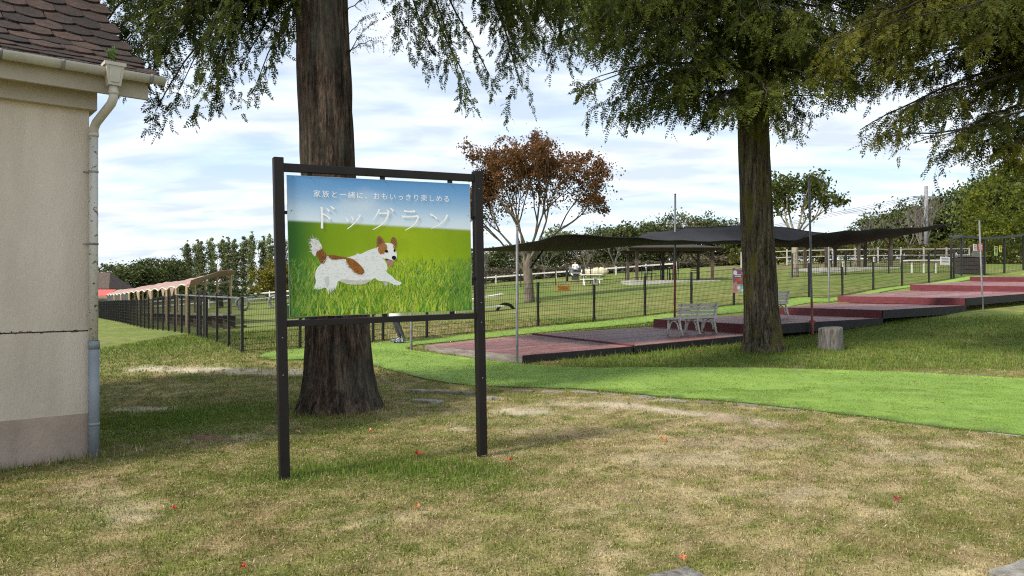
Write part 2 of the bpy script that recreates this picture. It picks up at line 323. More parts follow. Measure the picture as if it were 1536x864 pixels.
near = 1/(1+(np.hypot(GX, GY)/25)**2)
GZ = GZ+near*(.05*(fbm(GX, GY, .5, 21)-.5)+.03*(fbm(GX, GY, 3.5, 22, 2)-.5))
def gz2(x, y):
    n_ = 1/(1+(np.hypot(x, y)/25)**2)
    return gz(x, y)+n_*(.05*(fbm(x, y, .5, 21)-.5)+.03*(fbm(x, y, 3.5, 22, 2)-.5))
m_, nt, p = newmat('lawn'); L = nt.links.new
a = nt.nodes.new('ShaderNodeAttribute'); a.attribute_name = 'Col'; t = nt.nodes.new('ShaderNodeTexCoord')
nz = nt.nodes.new('ShaderNodeTexNoise'); nz.inputs['Scale'].default_value = 34; nz.inputs['Detail'].default_value = 6; nz.inputs['Roughness'].default_value = .7; L(t.outputs['Object'], nz.inputs['Vector'])
nz2 = nt.nodes.new('ShaderNodeTexNoise'); nz2.inputs['Scale'].default_value = 3.1; nz2.inputs['Detail'].default_value = 7; L(t.outputs['Object'], nz2.inputs['Vector'])
mu = nt.nodes.new('ShaderNodeMath'); mu.operation = 'ADD'; L(nz.outputs['Fac'], mu.inputs[0]); L(nz2.outputs['Fac'], mu.inputs[1])
mr = nt.nodes.new('ShaderNodeMapRange'); L(mu.outputs[0], mr.inputs[0]); mr.inputs[1].default_value = .7; mr.inputs[2].default_value = 1.3; mr.inputs[3].default_value = .5; mr.inputs[4].default_value = 1.35
hs = nt.nodes.new('ShaderNodeHueSaturation'); L(a.outputs['Color'], hs.inputs['Color']); L(mr.outputs[0], hs.inputs['Value']); L(hs.outputs[0], p.inputs['Base Color'])
bp = nt.nodes.new('ShaderNodeBump'); bp.inputs['Strength'].default_value = .7; bp.inputs['Distance'].default_value = .03; L(nz.outputs['Fac'], bp.inputs['Height']); L(bp.outputs[0], p.inputs['Normal'])
p.inputs['Roughness'].default_value = .95; p.inputs['Specular IOR Level'].default_value = .15
me = bpy.data.meshes.new('ground'); nx, ny = len(gx), len(gy)
V = np.stack([GX, GY, GZ], -1).reshape(-1, 3); idx = np.arange(nx*ny).reshape(ny, nx)
Fq = np.stack([idx[:-1, :-1], idx[:-1, 1:], idx[1:, 1:], idx[1:, :-1]], -1).reshape(-1, 4)
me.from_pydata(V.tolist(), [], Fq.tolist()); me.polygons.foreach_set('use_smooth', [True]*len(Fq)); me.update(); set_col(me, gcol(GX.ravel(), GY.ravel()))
tag(link('ground', me, m_), kind='structure', label='worn lawn with dry straw coloured patches sloping up to the right')

# artificial turf path: a thin sheet following the ground, its rim turned down
def turf_sheet():
    xs = np.arange(-6, 26, .16); ys = np.arange(2, 37, .16); bm = bmesh.new()
    P = [(Vector((x, y, 0))) for x, y in TURF]
    dense = []
    for i in range(len(P)):
        a_, b_ = P[i], P[(i+1) % len(P)]; n_ = max(1, int((b_-a_).length/.16))
        for k in range(n_): dense.append(a_.lerp(b_, k/n_))
    # soften the outline
    for _ in range(3): dense = [(dense[i-1]+dense[i]*2+dense[(i+1) % len(dense)])/4 for i in range(len(dense))]
    from mathutils.geometry import delaunay_2d_cdt
    pts = [Vector((q.x, q.y)) for q in dense]; nb = len(pts); poly = [(q.x, q.y) for q in pts]
    gxx, gyy = np.meshgrid(np.arange(-6, 26, .35), np.arange(2, 37, .35)); ok = pip(gxx, gyy, poly)
    pts += [Vector((float(x)+random.uniform(-.05, .05), float(y)+random.uniform(-.05, .05))) for x, y in zip(gxx[ok], gyy[ok])]
    r = delaunay_2d_cdt(pts, [(i, (i+1) % nb) for i in range(nb)], [], 1, 1e-4)
    vx = np.array([(v.x, v.y) for v in r[0]]); zz = gz2(vx[:, 0], vx[:, 1])+.022
    vv = [(float(vx[i, 0]), float(vx[i, 1]), float(zz[i])) for i in range(len(vx))]; ff = [tuple(f) for f in r[2]]
    o = len(vv)
    for i in range(nb): vv.append((vv[i][0], vv[i][1], vv[i][2]-.05))
    for i in range(nb): ff.append((i, (i+1) % nb, o+(i+1) % nb, o+i))
    me = bpy.data.meshes.new('turf_path'); me.from_pydata(vv, [], ff); me.update(); me.polygons.foreach_set('use_smooth', [True]*len(ff))
    return me, poly
tm, nt, p = newmat('artificial_turf'); L = nt.links.new; t = nt.nodes.new('ShaderNodeTexCoord')
nz = nt.nodes.new('ShaderNodeTexNoise'); nz.inputs['Scale'].default_value = 26; nz.inputs['Detail'].default_value = 8; nz.inputs['Roughness'].default_value = .8; L(t.outputs['Object'], nz.inputs['Vector'])
nz2 = nt.nodes.new('ShaderNodeTexNoise'); nz2.inputs['Scale'].default_value = 1.3; nz2.inputs['Detail'].default_value = 6; L(t.outputs['Object'], nz2.inputs['Vector'])
mu = nt.nodes.new('ShaderNodeMath'); mu.operation = 'MULTIPLY_ADD'; L(nz2.outputs['Fac'], mu.inputs[0]); mu.inputs[1].default_value = .7; L(nz.outputs['Fac'], mu.inputs[2])
rp = nt.nodes.new('ShaderNodeValToRGB'); L(mu.outputs[0], rp.inputs[0]); rp.color_ramp.elements[0].position = .55; rp.color_ramp.elements[0].color = (.11, .19, .027, 1); rp.color_ramp.elements[1].position = 1.0; rp.color_ramp.elements[1].color = (.22, .335, .062, 1)
L(rp.outputs[0], p.inputs['Base Color']); p.inputs['Roughness'].default_value = .75; p.inputs['Specular IOR Level'].default_value = .25
bp = nt.nodes.new('ShaderNodeBump'); bp.inputs['Strength'].default_value = .6; bp.inputs['Distance'].default_value = .02; L(nz.outputs['Fac'], bp.inputs['Height']); L(bp.outputs[0], p.inputs['Normal'])
tme, TPOLY = turf_sheet()
tag(link('turf_path', tme, tm), kind='structure', label='bright green artificial turf path curving past the deck to the gate')

# building footprint in plan (the near corner at BC, wall running along BD, facing BN)
BC = Vector((-3.945, 6.9, 0)); BD = Vector((.766, .643, 0)); BN = Vector((.643, -.766, 0))
def in_house(x, y):
    u = (x-BC.x)*BD.x+(y-BC.y)*BD.y; o = (x-BC.x)*BN.x+(y-BC.y)*BN.y
    return (u < .03) & (o < .03) & (o > -6.4)
DECK = [(.22,14.65),(2.6,15.9),(6.15,18.3),(10.5,21.0),(14.4,23.5),(19,26.3),(24,29.5),(24,34.5),(19.1,30.8),(15.1,28),(11.6,26.3),(8.6,23.8),(4,20.8),(.46,18.7),(-2.03,17.2)]
def blades(n, xr, yr, h, w, seed, keep=None, dens_pow=1.0, lean=.7):
    g = np.random.default_rng(seed); x = g.uniform(*xr, n); y = yr[0]+(yr[1]-yr[0])*g.random(n)**dens_pow
    ok = (np.abs(x) < y*.72+.6) & ~pip(x, y, TPOLY) & ~pip(x, y, DECK) & ~in_house(x, y)
    if keep is not None: ok &= keep(x, y)
    bare, lush, dry = gmix(x, y); ok &= g.random(n) > bare*1.05
    x, y, bare, lush, dry = x[ok], y[ok], bare[ok], lush[ok], dry[ok]; n = len(x); z = gz2(x, y)-.004
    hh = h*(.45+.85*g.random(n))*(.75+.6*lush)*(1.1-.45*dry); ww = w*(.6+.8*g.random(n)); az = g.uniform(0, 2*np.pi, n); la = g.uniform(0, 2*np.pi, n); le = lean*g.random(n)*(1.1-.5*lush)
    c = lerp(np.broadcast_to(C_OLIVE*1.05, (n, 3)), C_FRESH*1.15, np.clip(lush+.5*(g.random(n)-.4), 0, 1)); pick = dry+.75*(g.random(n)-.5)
    c = lerp(c, C_TAN, sst(.38, .75, pick)); c = lerp(c, C_STRAW, sst(.75, 1.05, pick)*.8); c = lerp(c, C_BRN, (g.random(n) < .05+.05*dry)*.8)
    c = c*(.5+1.0*g.random(n))[:, None]
    b0 = np.stack([x+np.cos(az)*ww, y+np.sin(az)*ww, z], -1); b1 = np.stack([x-np.cos(az)*ww, y-np.sin(az)*ww, z], -1)
    tp = np.stack([x+np.cos(la)*hh*le, y+np.sin(la)*hh*le, z+hh*np.sqrt(np.clip(1-le**2*.8, .05, 1))], -1)
    return np.stack([b0, b1, tp], 1).reshape(-1, 3), np.repeat(c, 3, 0)
parts = [blades(330000, (-5.5, 5.5), (2.9, 7.6), .036, .0036, 1, dens_pow=1.15), blades(190000, (-9, 9), (7.2, 13.5), .04, .0045, 2), blades(120000, (-10, 16), (13, 22), .06, .008, 3),
         blades(15000, (-2.6, .3), (5.5, 7.2), .055, .0034, 4, keep=lambda x, y: gmix(x, y)[1]*fbm(x, y, 2.2, 14) > .30+.12*np.random.default_rng(9).random(x.shape)),
         blades(9000, (-6, -3.2), (5.4, 7.2), .13, .004, 5, keep=lambda x, y: np.abs((x-BC.x)*BN.x+(y-BC.y)*BN.y-.09) < .08),
         blades(9000, (-.5, 15), (13.5, 24), .13, .008, 6, keep=lambda x, y: pip(x, y, [(.1, 14.3), (2.7, 15.6), (6.3, 18.0), (10.6, 20.7), (14.5, 23.2), (14.5, 23.7), (10.6, 21.2), (6.2, 18.5), (2.6, 16.1), (.2, 14.9)])),
         blades(5000, (3, 8), (14.5, 17.5), .13, .007, 8, keep=lambda x, y: np.hypot(x-5.4, y-15.8) < .75)]
V = np.concatenate([q[0] for q in parts]); C = np.concatenate([q[1] for q in parts])
def litter(n, xr, yr, seed):                       # straw lying flat on the lawn
    g = np.random.default_rng(seed); x = g.uniform(*xr, n); y = g.uniform(*yr, n); ok = (np.abs(x) < y*.72+.5) & ~pip(x, y, TPOLY) & ~pip(x, y, DECK) & ~in_house(x, y) & (g.random(n) < .35+.65*gmix(x, y)[2]); x, y = x[ok], y[ok]; n = len(x)
    z = gz2(x, y)+g.uniform(.004, .026, n); a = g.uniform(0, 2*np.pi, n); l = g.uniform(.015, .05, n); w = g.uniform(.001, .0028, n)*(.6+y*.09); dz = g.normal(0, .007, n); ca, sa_ = np.cos(a), np.sin(a)
    P = np.stack([np.stack([x-sa_*w, y+ca*w, z], -1), np.stack([x+sa_*w, y-ca*w, z], -1), np.stack([x+ca*l, y+sa_*l, z+dz], -1)], 1).reshape(-1, 3)
    c = np.where((g.random(n) < .78)[:, None], lerp(np.broadcast_to(C_TAN, (n, 3)), C_STRAW*1.25, g.random(n)), C_BRN)*g.uniform(.7, 1.25, (n, 1)); return P, np.repeat(c, 3, 0)
def tufts(n, per, xr, yr, h, seed):                # separate darker green tussocks
    g = np.random.default_rng(seed); cx = g.uniform(*xr, n); cy = g.uniform(*yr, n); ok = (np.abs(cx) < cy*.72+.5) & ~in_house(cx, cy) & (g.random(n) < 1.1-gmix(cx, cy)[2]); cx, cy = cx[ok], cy[ok]; n = len(cx); r = g.uniform(.015, .06, n)
    x = np.repeat(cx, per)+np.repeat(r, per)*g.normal(0, 1, n*per); y = np.repeat(cy, per)+np.repeat(r, per)*g.normal(0, 1, n*per); ok = ~pip(x, y, TPOLY) & ~pip(x, y, DECK); hh = (h*np.repeat(g.uniform(.5, 1.3, n), per)*g.uniform(.5, 1.2, n*per)); tint = np.repeat(g.uniform(.65, 1.25, n), per); x, y, hh, tint = x[ok], y[ok], hh[ok], tint[ok]; n = len(x)
    z = gz2(x, y)-.003; a = g.uniform(0, 6.28, n); la = g.uniform(0, 6.28, n); w = g.uniform(.002, .0036, n)*(.55+y*.075); le = g.uniform(.1, .8, n)*hh
    P = np.stack([np.stack([x+np.cos(a)*w, y+np.sin(a)*w, z], -1), np.stack([x-np.cos(a)*w, y-np.sin(a)*w, z], -1), np.stack([x+np.cos(la)*le, y+np.sin(la)*le, z+hh*.85], -1)], 1).reshape(-1, 3)
    c = lerp(np.broadcast_to(C_FRESH*1.25, (n, 3)), C_OLIVE*1.2, g.random(n))*tint[:, None]*g.uniform(.75, 1.25, (n, 1)); return P, np.repeat(c, 3, 0)
def rim(n, seed):                                  # grass creeping over the edge of the turf
    g = np.random.default_rng(seed); T = np.array(TPOLY); seg = np.roll(T, -1, 0)-T; i = g.integers(len(T), size=n); t_ = g.random(n)[:, None]; p_ = T[i]+seg[i]*t_; nn_ = np.stack([seg[i][:, 1], -seg[i][:, 0]], -1); nn_ /= np.maximum(np.linalg.norm(nn_, axis=1), 1e-6)[:, None]
    o = g.normal(.01, .045, n)[:, None]; p_ = p_+nn_*o; x, y = p_[:, 0], p_[:, 1]; ok = (fbm(x, y, 1.7, 12) > .42) & (y < 24) & (np.abs(x) < y*.75+.5) & (y > 3); x, y = x[ok], y[ok]; n = len(x); z = gz2(x, y)+.004; hh = g.uniform(.02, .07, n); a = g.uniform(0, 6.28, n); la = g.uniform(0, 6.28, n); w = .0025+y*.00035; le = hh*g.uniform(.2, .9, n)
    P = np.stack([np.stack([x+np.cos(a)*w, y+np.sin(a)*w, z], -1), np.stack([x-np.cos(a)*w, y-np.sin(a)*w, z], -1), np.stack([x+np.cos(la)*le, y+np.sin(la)*le, z+hh], -1)], 1).reshape(-1, 3); c = lerp(np.broadcast_to(C_OLIVE, (n, 3)), C_TAN, g.random(n))*g.uniform(.6, 1.2, (n, 1)); return P, np.repeat(c, 3, 0)
parts += [litter(95000, (-6, 6), (2.9, 8.5), 31), litter(60000, (-8, 8), (8, 13), 32), tufts(5200, 14, (-6, 6), (2.9, 9), .05, 33), tufts(2600, 14, (-8, 11), (9, 17), .075, 34), rim(11000, 35), blades(6000, (-3, -1.3), (8.4, 10.3), .10, .004, 36, keep=lambda x, y: (np.hypot(x+2.17, y-9.36) < .72) & (np.hypot(x+2.17, y-9.36) > .48))]
V = np.concatenate([q[0] for q in parts]); C = np.concatenate([q[1] for q in parts])
def pile(n, xr, yr, h, w, seed):
    g = np.random.default_rng(seed); x = g.uniform(*xr, n); y = g.uniform(*yr, n); ok = pip(x, y, TPOLY) & (np.abs(x) < y*.72+.5); x, y = x[ok], y[ok]; n = len(x); z = gz2(x, y)+.02; a = g.uniform(0, 6.28, n); la = g.normal(.6, .9, n); hh = h*g.uniform(.6, 1.2, n)
    P = np.stack([np.stack([x+np.cos(a)*w, y+np.sin(a)*w, z], -1), np.stack([x-np.cos(a)*w, y-np.sin(a)*w, z], -1), np.stack([x+np.cos(la)*hh*.7, y+np.sin(la)*hh*.7, z+hh], -1)], 1).reshape(-1, 3)
    t_ = np.clip(.15+g.random(n)*.7+.6*(fbm(x, y, .8, 41)-.5), 0, 1); c = lerp(np.broadcast_to(np.array((.10, .175, .026)), (n, 3)), np.array((.235, .35, .07)), t_); dirt = sst(.60, .72, fbm(x, y, 2.2, 44)); c = lerp(c, np.array((.13, .15, .06)), dirt*.45); return P, np.repeat(c, 3, 0)
TP = [pile(150000, (1, 10), (6, 11), .012, .0035, 51), pile(110000, (-6, 9), (10.5, 17), .014, .006, 52), pile(60000, (-6, 14), (16, 27), .018, .011, 53)]
def specks(n, seed):                               # leaf crumbs blown onto the turf
    g = np.random.default_rng(seed); x = g.uniform(-6, 9, n); y = g.uniform(6, 20, n); ok = pip(x, y, TPOLY) & (g.random(n) < .25+1.2*np.clip(fbm(x, y, .9, 71)-.4, 0, 1)); x, y = x[ok], y[ok]; n = len(x); z = gz2(x, y)+.044; a = g.uniform(0, 6.28, n); s_ = g.uniform(.008, .03, n)
    P = np.stack([np.stack([x+np.cos(a+k*2.1)*s_, y+np.sin(a+k*2.1)*s_, z+g.uniform(0, .01, n)], -1) for k in range(3)], 1).reshape(-1, 3); return P, np.repeat(np.array((.12, .08, .035))*g.uniform(.5, 1.8, (n, 1)), 3, 0)
TP.append(specks(2600, 72))
tag(link('turf_pile', np_mesh('turf_pile', np.concatenate([q[0] for q in TP]), 3, np.concatenate([q[1] for q in TP])), MT['grass']), kind='stuff', label='bright green plastic pile of the artificial turf')
tag(link('grass', np_mesh('grass', V, 3, C), MT['grass']), kind='stuff', label='short grass, part green and part straw coloured, over the lawn')

# ------------------------------------------------------------------ house on the left
def HW(u, o, z): return BC+BD*u+BN*o+Vector((0, 0, z))
house = thing('house', 'cream rendered house corner with dark tiled roof at the left edge', 'house', BC)
def hbox(u0, u1, o0, o1, z0, z1, name, m, parent=house):
    b = MB(); b.box((HW((u0+u1)/2, (o0+o1)/2, (z0+z1)/2)), (u1-u0, o1-o0, z1-z0), BD, BN, (0, 0, 1)); return b.build(name, m, parent)
wall = hbox(-7, 0, -6.3, 0, 1.158, 3.30, 'wall', MT['wall'])
hbox(-7, -.004, -6.296, -.012, 1.10, 1.2, 'joint', MT['crack'], wall)
hbox(-7, 0, -6.3, .002, -.5, 1.146, 'lower_wall', MT['wall'])
for k in range(70):                                 # flaking edges along the joint
    u0 = -1.9+1.85*k/70+random.uniform(-.01, .01); w_ = random.uniform(.012, .05); h_ = random.choice((.004, .006, .009, .014, .02)); z_ = 1.152+random.uniform(-.006, .012); b = MB(); b.add([HW(u0, .0035, z_-h_/2), HW(u0+w_, .0035, z_-h_*.3), HW(u0+w_*.9, .0035, z_+h_*.4), HW(u0+w_*.3, .0035, z_+h_*.5)], [(0, 1, 2, 3)]); b.build('flake', MT['crack'], wall)
hbox(-7, .004, -6.304, .008, -.6, .385, 'plinth', MT['plinth'])
hbox(-7, .05, -6.35, .09, 3.20, 3.385, 'frieze', MT['fascia'])
fa = hbox(-7, .44, .235, .275, 3.325, 3.50, 'fascia', MT['fascia'])
hbox(-7, .04, .0, .233, 3.388, 3.41, 'soffit', MT['fascia'])
hbox(.30, .438, .0, .233, 3.40, 3.50, 'verge_block', MT['fascia'])
PROF = [(0, 3.50), (.45, 3.665), (.9, 3.86), (1.35, 4.095), (1.8, 4.37), (2.3, 4.72), (2.8, 5.10), (3.53, 5.70)]
def prof(s):
    return float(np.interp(s, [q[0] for q in PROF], [q[1] for q in PROF]))
roof_b = MB(); U0, U1 = -7.2, .50
for side in (0, 1):
    for i in range(len(PROF)-1):
        (s0, z0), (s1, z1) = PROF[i], PROF[i+1]
        o0, o1 = (.36-s0, .36-s1) if side == 0 else (-6.7+s0, -6.7+s1)
        top = [HW(U0, o0, z0), HW(U1, o0, z0), HW(U1, o1, z1), HW(U0, o1, z1)]; bot = [p_-Vector((0, 0, .03)) for p_ in top]
        if side: top = [top[k] for k in (1, 0, 3, 2)]; bot = [bot[k] for k in (1, 0, 3, 2)]
        roof_b.hexa(top, bot)
roof = roof_b.build('roof', MT['roofdeck'], house)
gb = MB()
gp = [HW(-.004, -.002, 3.2)]
for side in (0, 1):
    pass
gable = [HW(-.02, .0, 3.3)]+[HW(-.02, .36-s, z-.08) for s, z in PROF if s > .4]+[HW(-.02, -6.7+s, z-.08) for s, z in reversed(PROF) if s > .4]+[HW(-.02, -6.3, 3.3)]
gb.add(gable+[q-BD*.25 for q in gable], [tuple(range(len(gable)))]+[tuple(range(2*len(gable)-1, len(gable)-1, -1))]); gb.build('gable', MT['wall'], house)
# one rounded clay tile, shared by all
tw, tl = .262, .40
tb = MB(); arc = [(-tw/2, .085)]+[(-tw/2+tw*k/8, .085-.085*math.sin(math.pi*k/8)**.8) for k in range(1, 8)]+[(tw/2, .085)]
outl = arc+[(tw/2, tl), (-tw/2, tl)]; n_ = len(outl); vv = [(x, y, .014) for x, y in outl]+[(x, y, -.014) for x, y in outl]
tb.add(vv, [tuple(range(n_)), tuple(range(2*n_-1, n_-1, -1))]+[(n_+i, n_+(i+1) % n_, (i+1) % n_, i) for i in range(n_)]); tile_me = tb.mesh('tile'); tile_me.materials.append(MT['tile'])
rows = []; s = -.02; 
while s < 3.2: rows.append(s); s += .262
for r_, s in enumerate(rows):
    sl = math.atan2(prof(s+.34)-prof(max(s, 0)), .34 if s >= 0 else .32)-.055
    for c_ in range(13):
        u = .40-c_*.27-(.135 if r_ % 2 else 0)
        for uu in ([u, u+.20] if (c_ == 0 and r_ % 2) else [u]):
            z = prof(max(s, 0))+.028+(0 if s >= 0 else -.006)+random.uniform(-.004, .006)
            p_ = HW(uu, .37-s, z)
            rm = Matrix((BD, (-BN), Vector((0, 0, 1)))).transposed() @ Matrix.Rotation(sl+random.uniform(-.012, .012), 3, 'X') @ Matrix.Rotation(random.uniform(-.02, .02), 3, 'Z')
            link('tile', tile_me, None, roof, p_+Vector((0, 0, random.uniform(0, .003))), rm.to_euler())
# gutter: half round channel with brackets
def half_pipe(b, u0, u1, o, z, r, t=.006, n=12):
    V = []; F = []
    for u in (u0, u1):
        for rr in (r, r-t):
            for k in range(n+1):
                a_ = math.pi+math.pi*k/n; V.append(HW(u, o+math.cos(a_)*rr, z+math.sin(a_)*rr))
    m = n+1
    for k in range(n):
        F += [(k, k+1, 2*m+k+1, 2*m+k), (m+k+1, m+k, 3*m+k, 3*m+k+1), (k, m+k, m+k+1, k+1), (2*m+k, 2*m+k+1, 3*m+k+1, 3*m+k)]
    F += [(0, 2*m, 3*m, m), (n, m+n, 3*m+n, 2*m+n)]
    b.add(V, F, True)
b = MB(); half_pipe(b, -7, .56, .37, 3.525, .066); gut = b.build('gutter', MT['gutter'], house)
for u in (-1.32, -.72, -.27, .44):
    b = MB(); half_pipe(b, u-.012, u+.012, .37, 3.527, .073, .006); b.box(HW(u, .30, 3.49), (.02, .05, .05), BD, BN, (0, 0, 1)); b.build('bracket', MT['grey'], gut)
b = MB()
HO, HU = .385, .125
def rect(z, hw, hd): return [HW(HU-hw, HO-hd, z), HW(HU+hw, HO-hd, z), HW(HU+hw, HO+hd, z), HW(HU-hw, HO+hd, z)]
b.hexa(rect(3.575, .087, .085), rect(3.545, .087, .085)); b.hexa(rect(3.545, .074, .074), rect(3.375, .05, .052)); b.hexa([q+BN*.078 for q in rect(3.525, .045, .004)], [q+BN*.062 for q in rect(3.40, .033, .004)])
dp = b.build('rain_hopper', MT['gutter'], house)
b = MB(); b.tube([HW(HU, HO, 3.38), HW(HU, HO, 3.27), HW(HU-.012, HO-.035, 3.22), HW(.04, .10, 3.08), HW(.028, .062, 3.03), HW(.026, .058, 2.95)], .039, 16); b.build('pipe_bend', MT['gutter'], house)
b = MB(); b.tube([HW(.026, .058, 2.97), HW(.026, .058, 1.0)], .038, 16); pw = b.build('downpipe', MT['pipew'], house)
for q0, q1 in ((HW(HU, HO, 3.33), HW(HU, HO, 3.30)), (HW(.026, .058, 2.99), HW(.026, .058, 2.96))): b = MB(); b.tube([q0, q1], .044, 16); b.build('collar', MT['gutter'], pw)
for z in (2.62, 1.95):
    b = MB(); b.tube([HW(.026, .058, z), HW(.026, .058, z+.018)], .0415, 16); b.bar(HW(.026, .03, z+.009), HW(-.05, .0, z+.009), .012); b.build('clip', MT['grey'], pw)
b = MB(); b.tube([HW(.028, .062, 1.06), HW(.028, .062, -.12)], .046, 16); pb = b.build('lower_downpipe', MT['pipeb'], house)
for z0_, z1_ in ((1.06, .985), (.30, .275)): b = MB(); b.tube([HW(.028, .062, z0_), HW(.028, .062, z1_)], .0495, 16); b.build('socket', MT['pipeb'], pb)
# weed growing out of the hopper
wd = thing('gutter_weed', 'small green weed sprouting from the rain hopper', 'weed', HW(HU, HO, 3.56))
b = MB(); tips = []
for k in range(5):
    a_ = k*1.3; tip = HW(HU+.03*math.cos(a_)-.02, HO+.03*math.sin(a_), 3.74-.02*k); b.tube([HW(HU, HO, 3.52), HW(HU+.01*math.cos(a_), HO+.01*math.sin(a_), 3.64), tip], .003, 5); tips.append(tip)
b.build('stem', mat('green_stem', (.08, .12, .03)), wd)
V = []; C = []
for k in range(70):
    c_ = tips[k % 5].lerp(HW(HU, HO, 3.62), random.random()*.8)+Vector((random.gauss(0, .016), random.gauss(0, .016), random.gauss(0, .018)))
    d1 = Vector((random.gauss(0, 1), random.gauss(0, 1), random.gauss(-.3, .6))).normalized(); d2 = d1.orthogonal().normalized(); l_ = .026
    V += [c_, c_+d1*l_*.5+d2*l_*.4, c_+d1*l_, c_+d1*l_*.5-d2*l_*.4]; g_ = random.uniform(.7, 1.2); C += [(.05*g_, .11*g_, .02*g_)]*4
link('leaves', np_mesh('leaves', [tuple(q-base(wd)) for q in V], 4, np.array(C)), MT['leaf'], wd)

# ------------------------------------------------------------------ the signboard
SL = Vector((-1.838, 5.975, 0)); SE = Vector((.8815, .472, 0)).normalized(); SN = Vector((SE.y, -SE.x, 0)); tilt = R(1.15)
SU = (Vector((0, 0, 1))*math.cos(tilt)-SE*math.sin(tilt)); SX = (SE*math.cos(tilt)+Vector((0, 0, 1))*math.sin(tilt))
def SP(s, h, o=0.): return SL+SX*s+SU*h+SN*o
sign = thing('dog_run_sign', 'dark framed signboard with a printed running dog on grass', 'signboard', SP(.86, 0))
def sbox(s0, s1, h0, h1, o0, o1, name, m, parent=sign, bev=0):
    b = MB(); b.box(SP((s0+s1)/2, (h0+h1)/2, (o0+o1)/2), (s1-s0, h1-h0, o1-o0), SX, SU, SN); ob = b.build(name, m, parent)
    if bev: md = ob.modifiers.new('bevel', 'BEVEL'); md.width = bev; md.segments = 2
    return ob
SWD = 1.772
for s, h in ((0, 2.60), (SWD, 2.585)):
    po = sbox(s-.0385, s+.0385, -.25, h, -.04, .04, 'post', MT['frame'], bev=.004)
    for hh in ((1.15, .85) if s == 0 else (2.42, 1.38, 1.20, .69)):
        b = MB(); c_ = SP(s+(.0 if s else .0), hh, .0405); b.lathe(c_, [(.006, 0), (.006, .003), (.003, .005)], 10, SN); b.build('bolt', MT['steel'], po)
b = MB(); b.lathe(SP(0, .0, 0), [(.001, 0)], 3) if False else None
sbox(.0385, SWD-.0385, 2.49, 2.555, -.0275, .0275, 'top_rail', MT['frame'], bev=.003)
sbox(.0385, SWD-.0385, 1.235, 1.287, -.0275, .0275, 'bottom_rail', MT['frame'], bev=.003)
B0, B1, H0, H1 = .062, 1.690, 1.312, 2.462
for s in (.25, .87, 1.50):
    sbox(s-.02, s+.02, 2.43, 2.489, -.012, .012, 'hanger', MT['frame']); sbox(s-.02, s+.02, 1.288, 1.35, -.012, .012, 'hanger', MT['frame'])
for h in (1.60, 2.16):
    sbox(.039, .10, h-.013, h+.013, -.014, .008, 'hanger', MT['frame']); sbox(1.66, SWD-.039, h-.013, h+.013, -.014, .008, 'hanger', MT['frame'])
board = sbox(B0, B1, H0, H1, .013, .018, 'board', MT['white'])
BW, BH = B1-B0, H1-H0
def BP(u, v, o=.0): return SP(B0+BW*u, H0+BH*v, .0185+o)
# the printed picture: sky, soft field, then dog, blades of grass and lettering as thin printed films
nu, nv = 260, 190; uu, vv_ = np.meshgrid(np.linspace(.0015, .9985, nu), np.linspace(.0015, .9985, nv))
hor = .681+(.638-.681)*uu
sk = lerp(np.broadcast_to(np.array((.46, .63, .80)), uu.shape+(3,)), np.array((.12, .31, .60)), sst(0, 1, (vv_-hor)/(1-hor))); sk = lerp(sk, np.array((.74, .82, .88)), np.clip(1-(vv_-hor)/.16, 0, 1)**1.2*.75)
cl = np.clip((fbm(uu*3, vv_*5, 1.2, 31)-.52)*3, 0, 1)*sst(.0, .12, vv_-hor)*(1-sst(.2, .33, vv_-hor)); sk = lerp(sk, np.array((.70, .77, .83)), cl*.6)
gr = lerp(np.broadcast_to(np.array((.17, .31, .014)), uu.shape+(3,)), np.array((.36, .50, .02)), np.clip(1-np.abs(uu-.62)/.55, 0, 1)); gr = lerp(gr, np.array((.015, .11, .035)), (1-sst(0, .22, uu))*.8); gr = lerp(gr, np.array((.02, .12, .02)), sst(.86, 1, uu)*.55*sst(.5, .2, vv_)); gr = lerp(gr, np.array((.33, .36, .03)), sst(.5, 1, uu)*sst(.04, .0, hor-vv_)*.6)
gr = lerp(gr, np.array((.03, .12, .012)), sst(.02, .0, np.abs(hor-vv_-.05))*.0+.10*sst(.5, .75, fbm(uu*7, vv_*3, 1.6, 33)))
gr = gr*(.75+.5*fbm(uu*60, vv_*14, 1., 35, 3)*sst(.55, .2, vv_)[...]+.12)[..., None]
edge = sst(-.012, .012, vv_-hor); pc = lerp(gr, sk, edge)
sidx = np.arange(nu*nv).reshape(nv, nu); SV = np.array([BP(a_, b_) for a_, b_ in zip(uu.ravel(), vv_.ravel())])-np.array(base(board))
me = bpy.data.meshes.new('printed_meadow'); me.from_pydata(SV.tolist(), [], np.stack([sidx[:-1, :-1], sidx[:-1, 1:], sidx[1:, 1:], sidx[1:, :-1]], -1).reshape(-1, 4).tolist()); me.update(); set_col(me, pc.reshape(-1, 3))
link('printed_meadow', me, MT['print'], board)
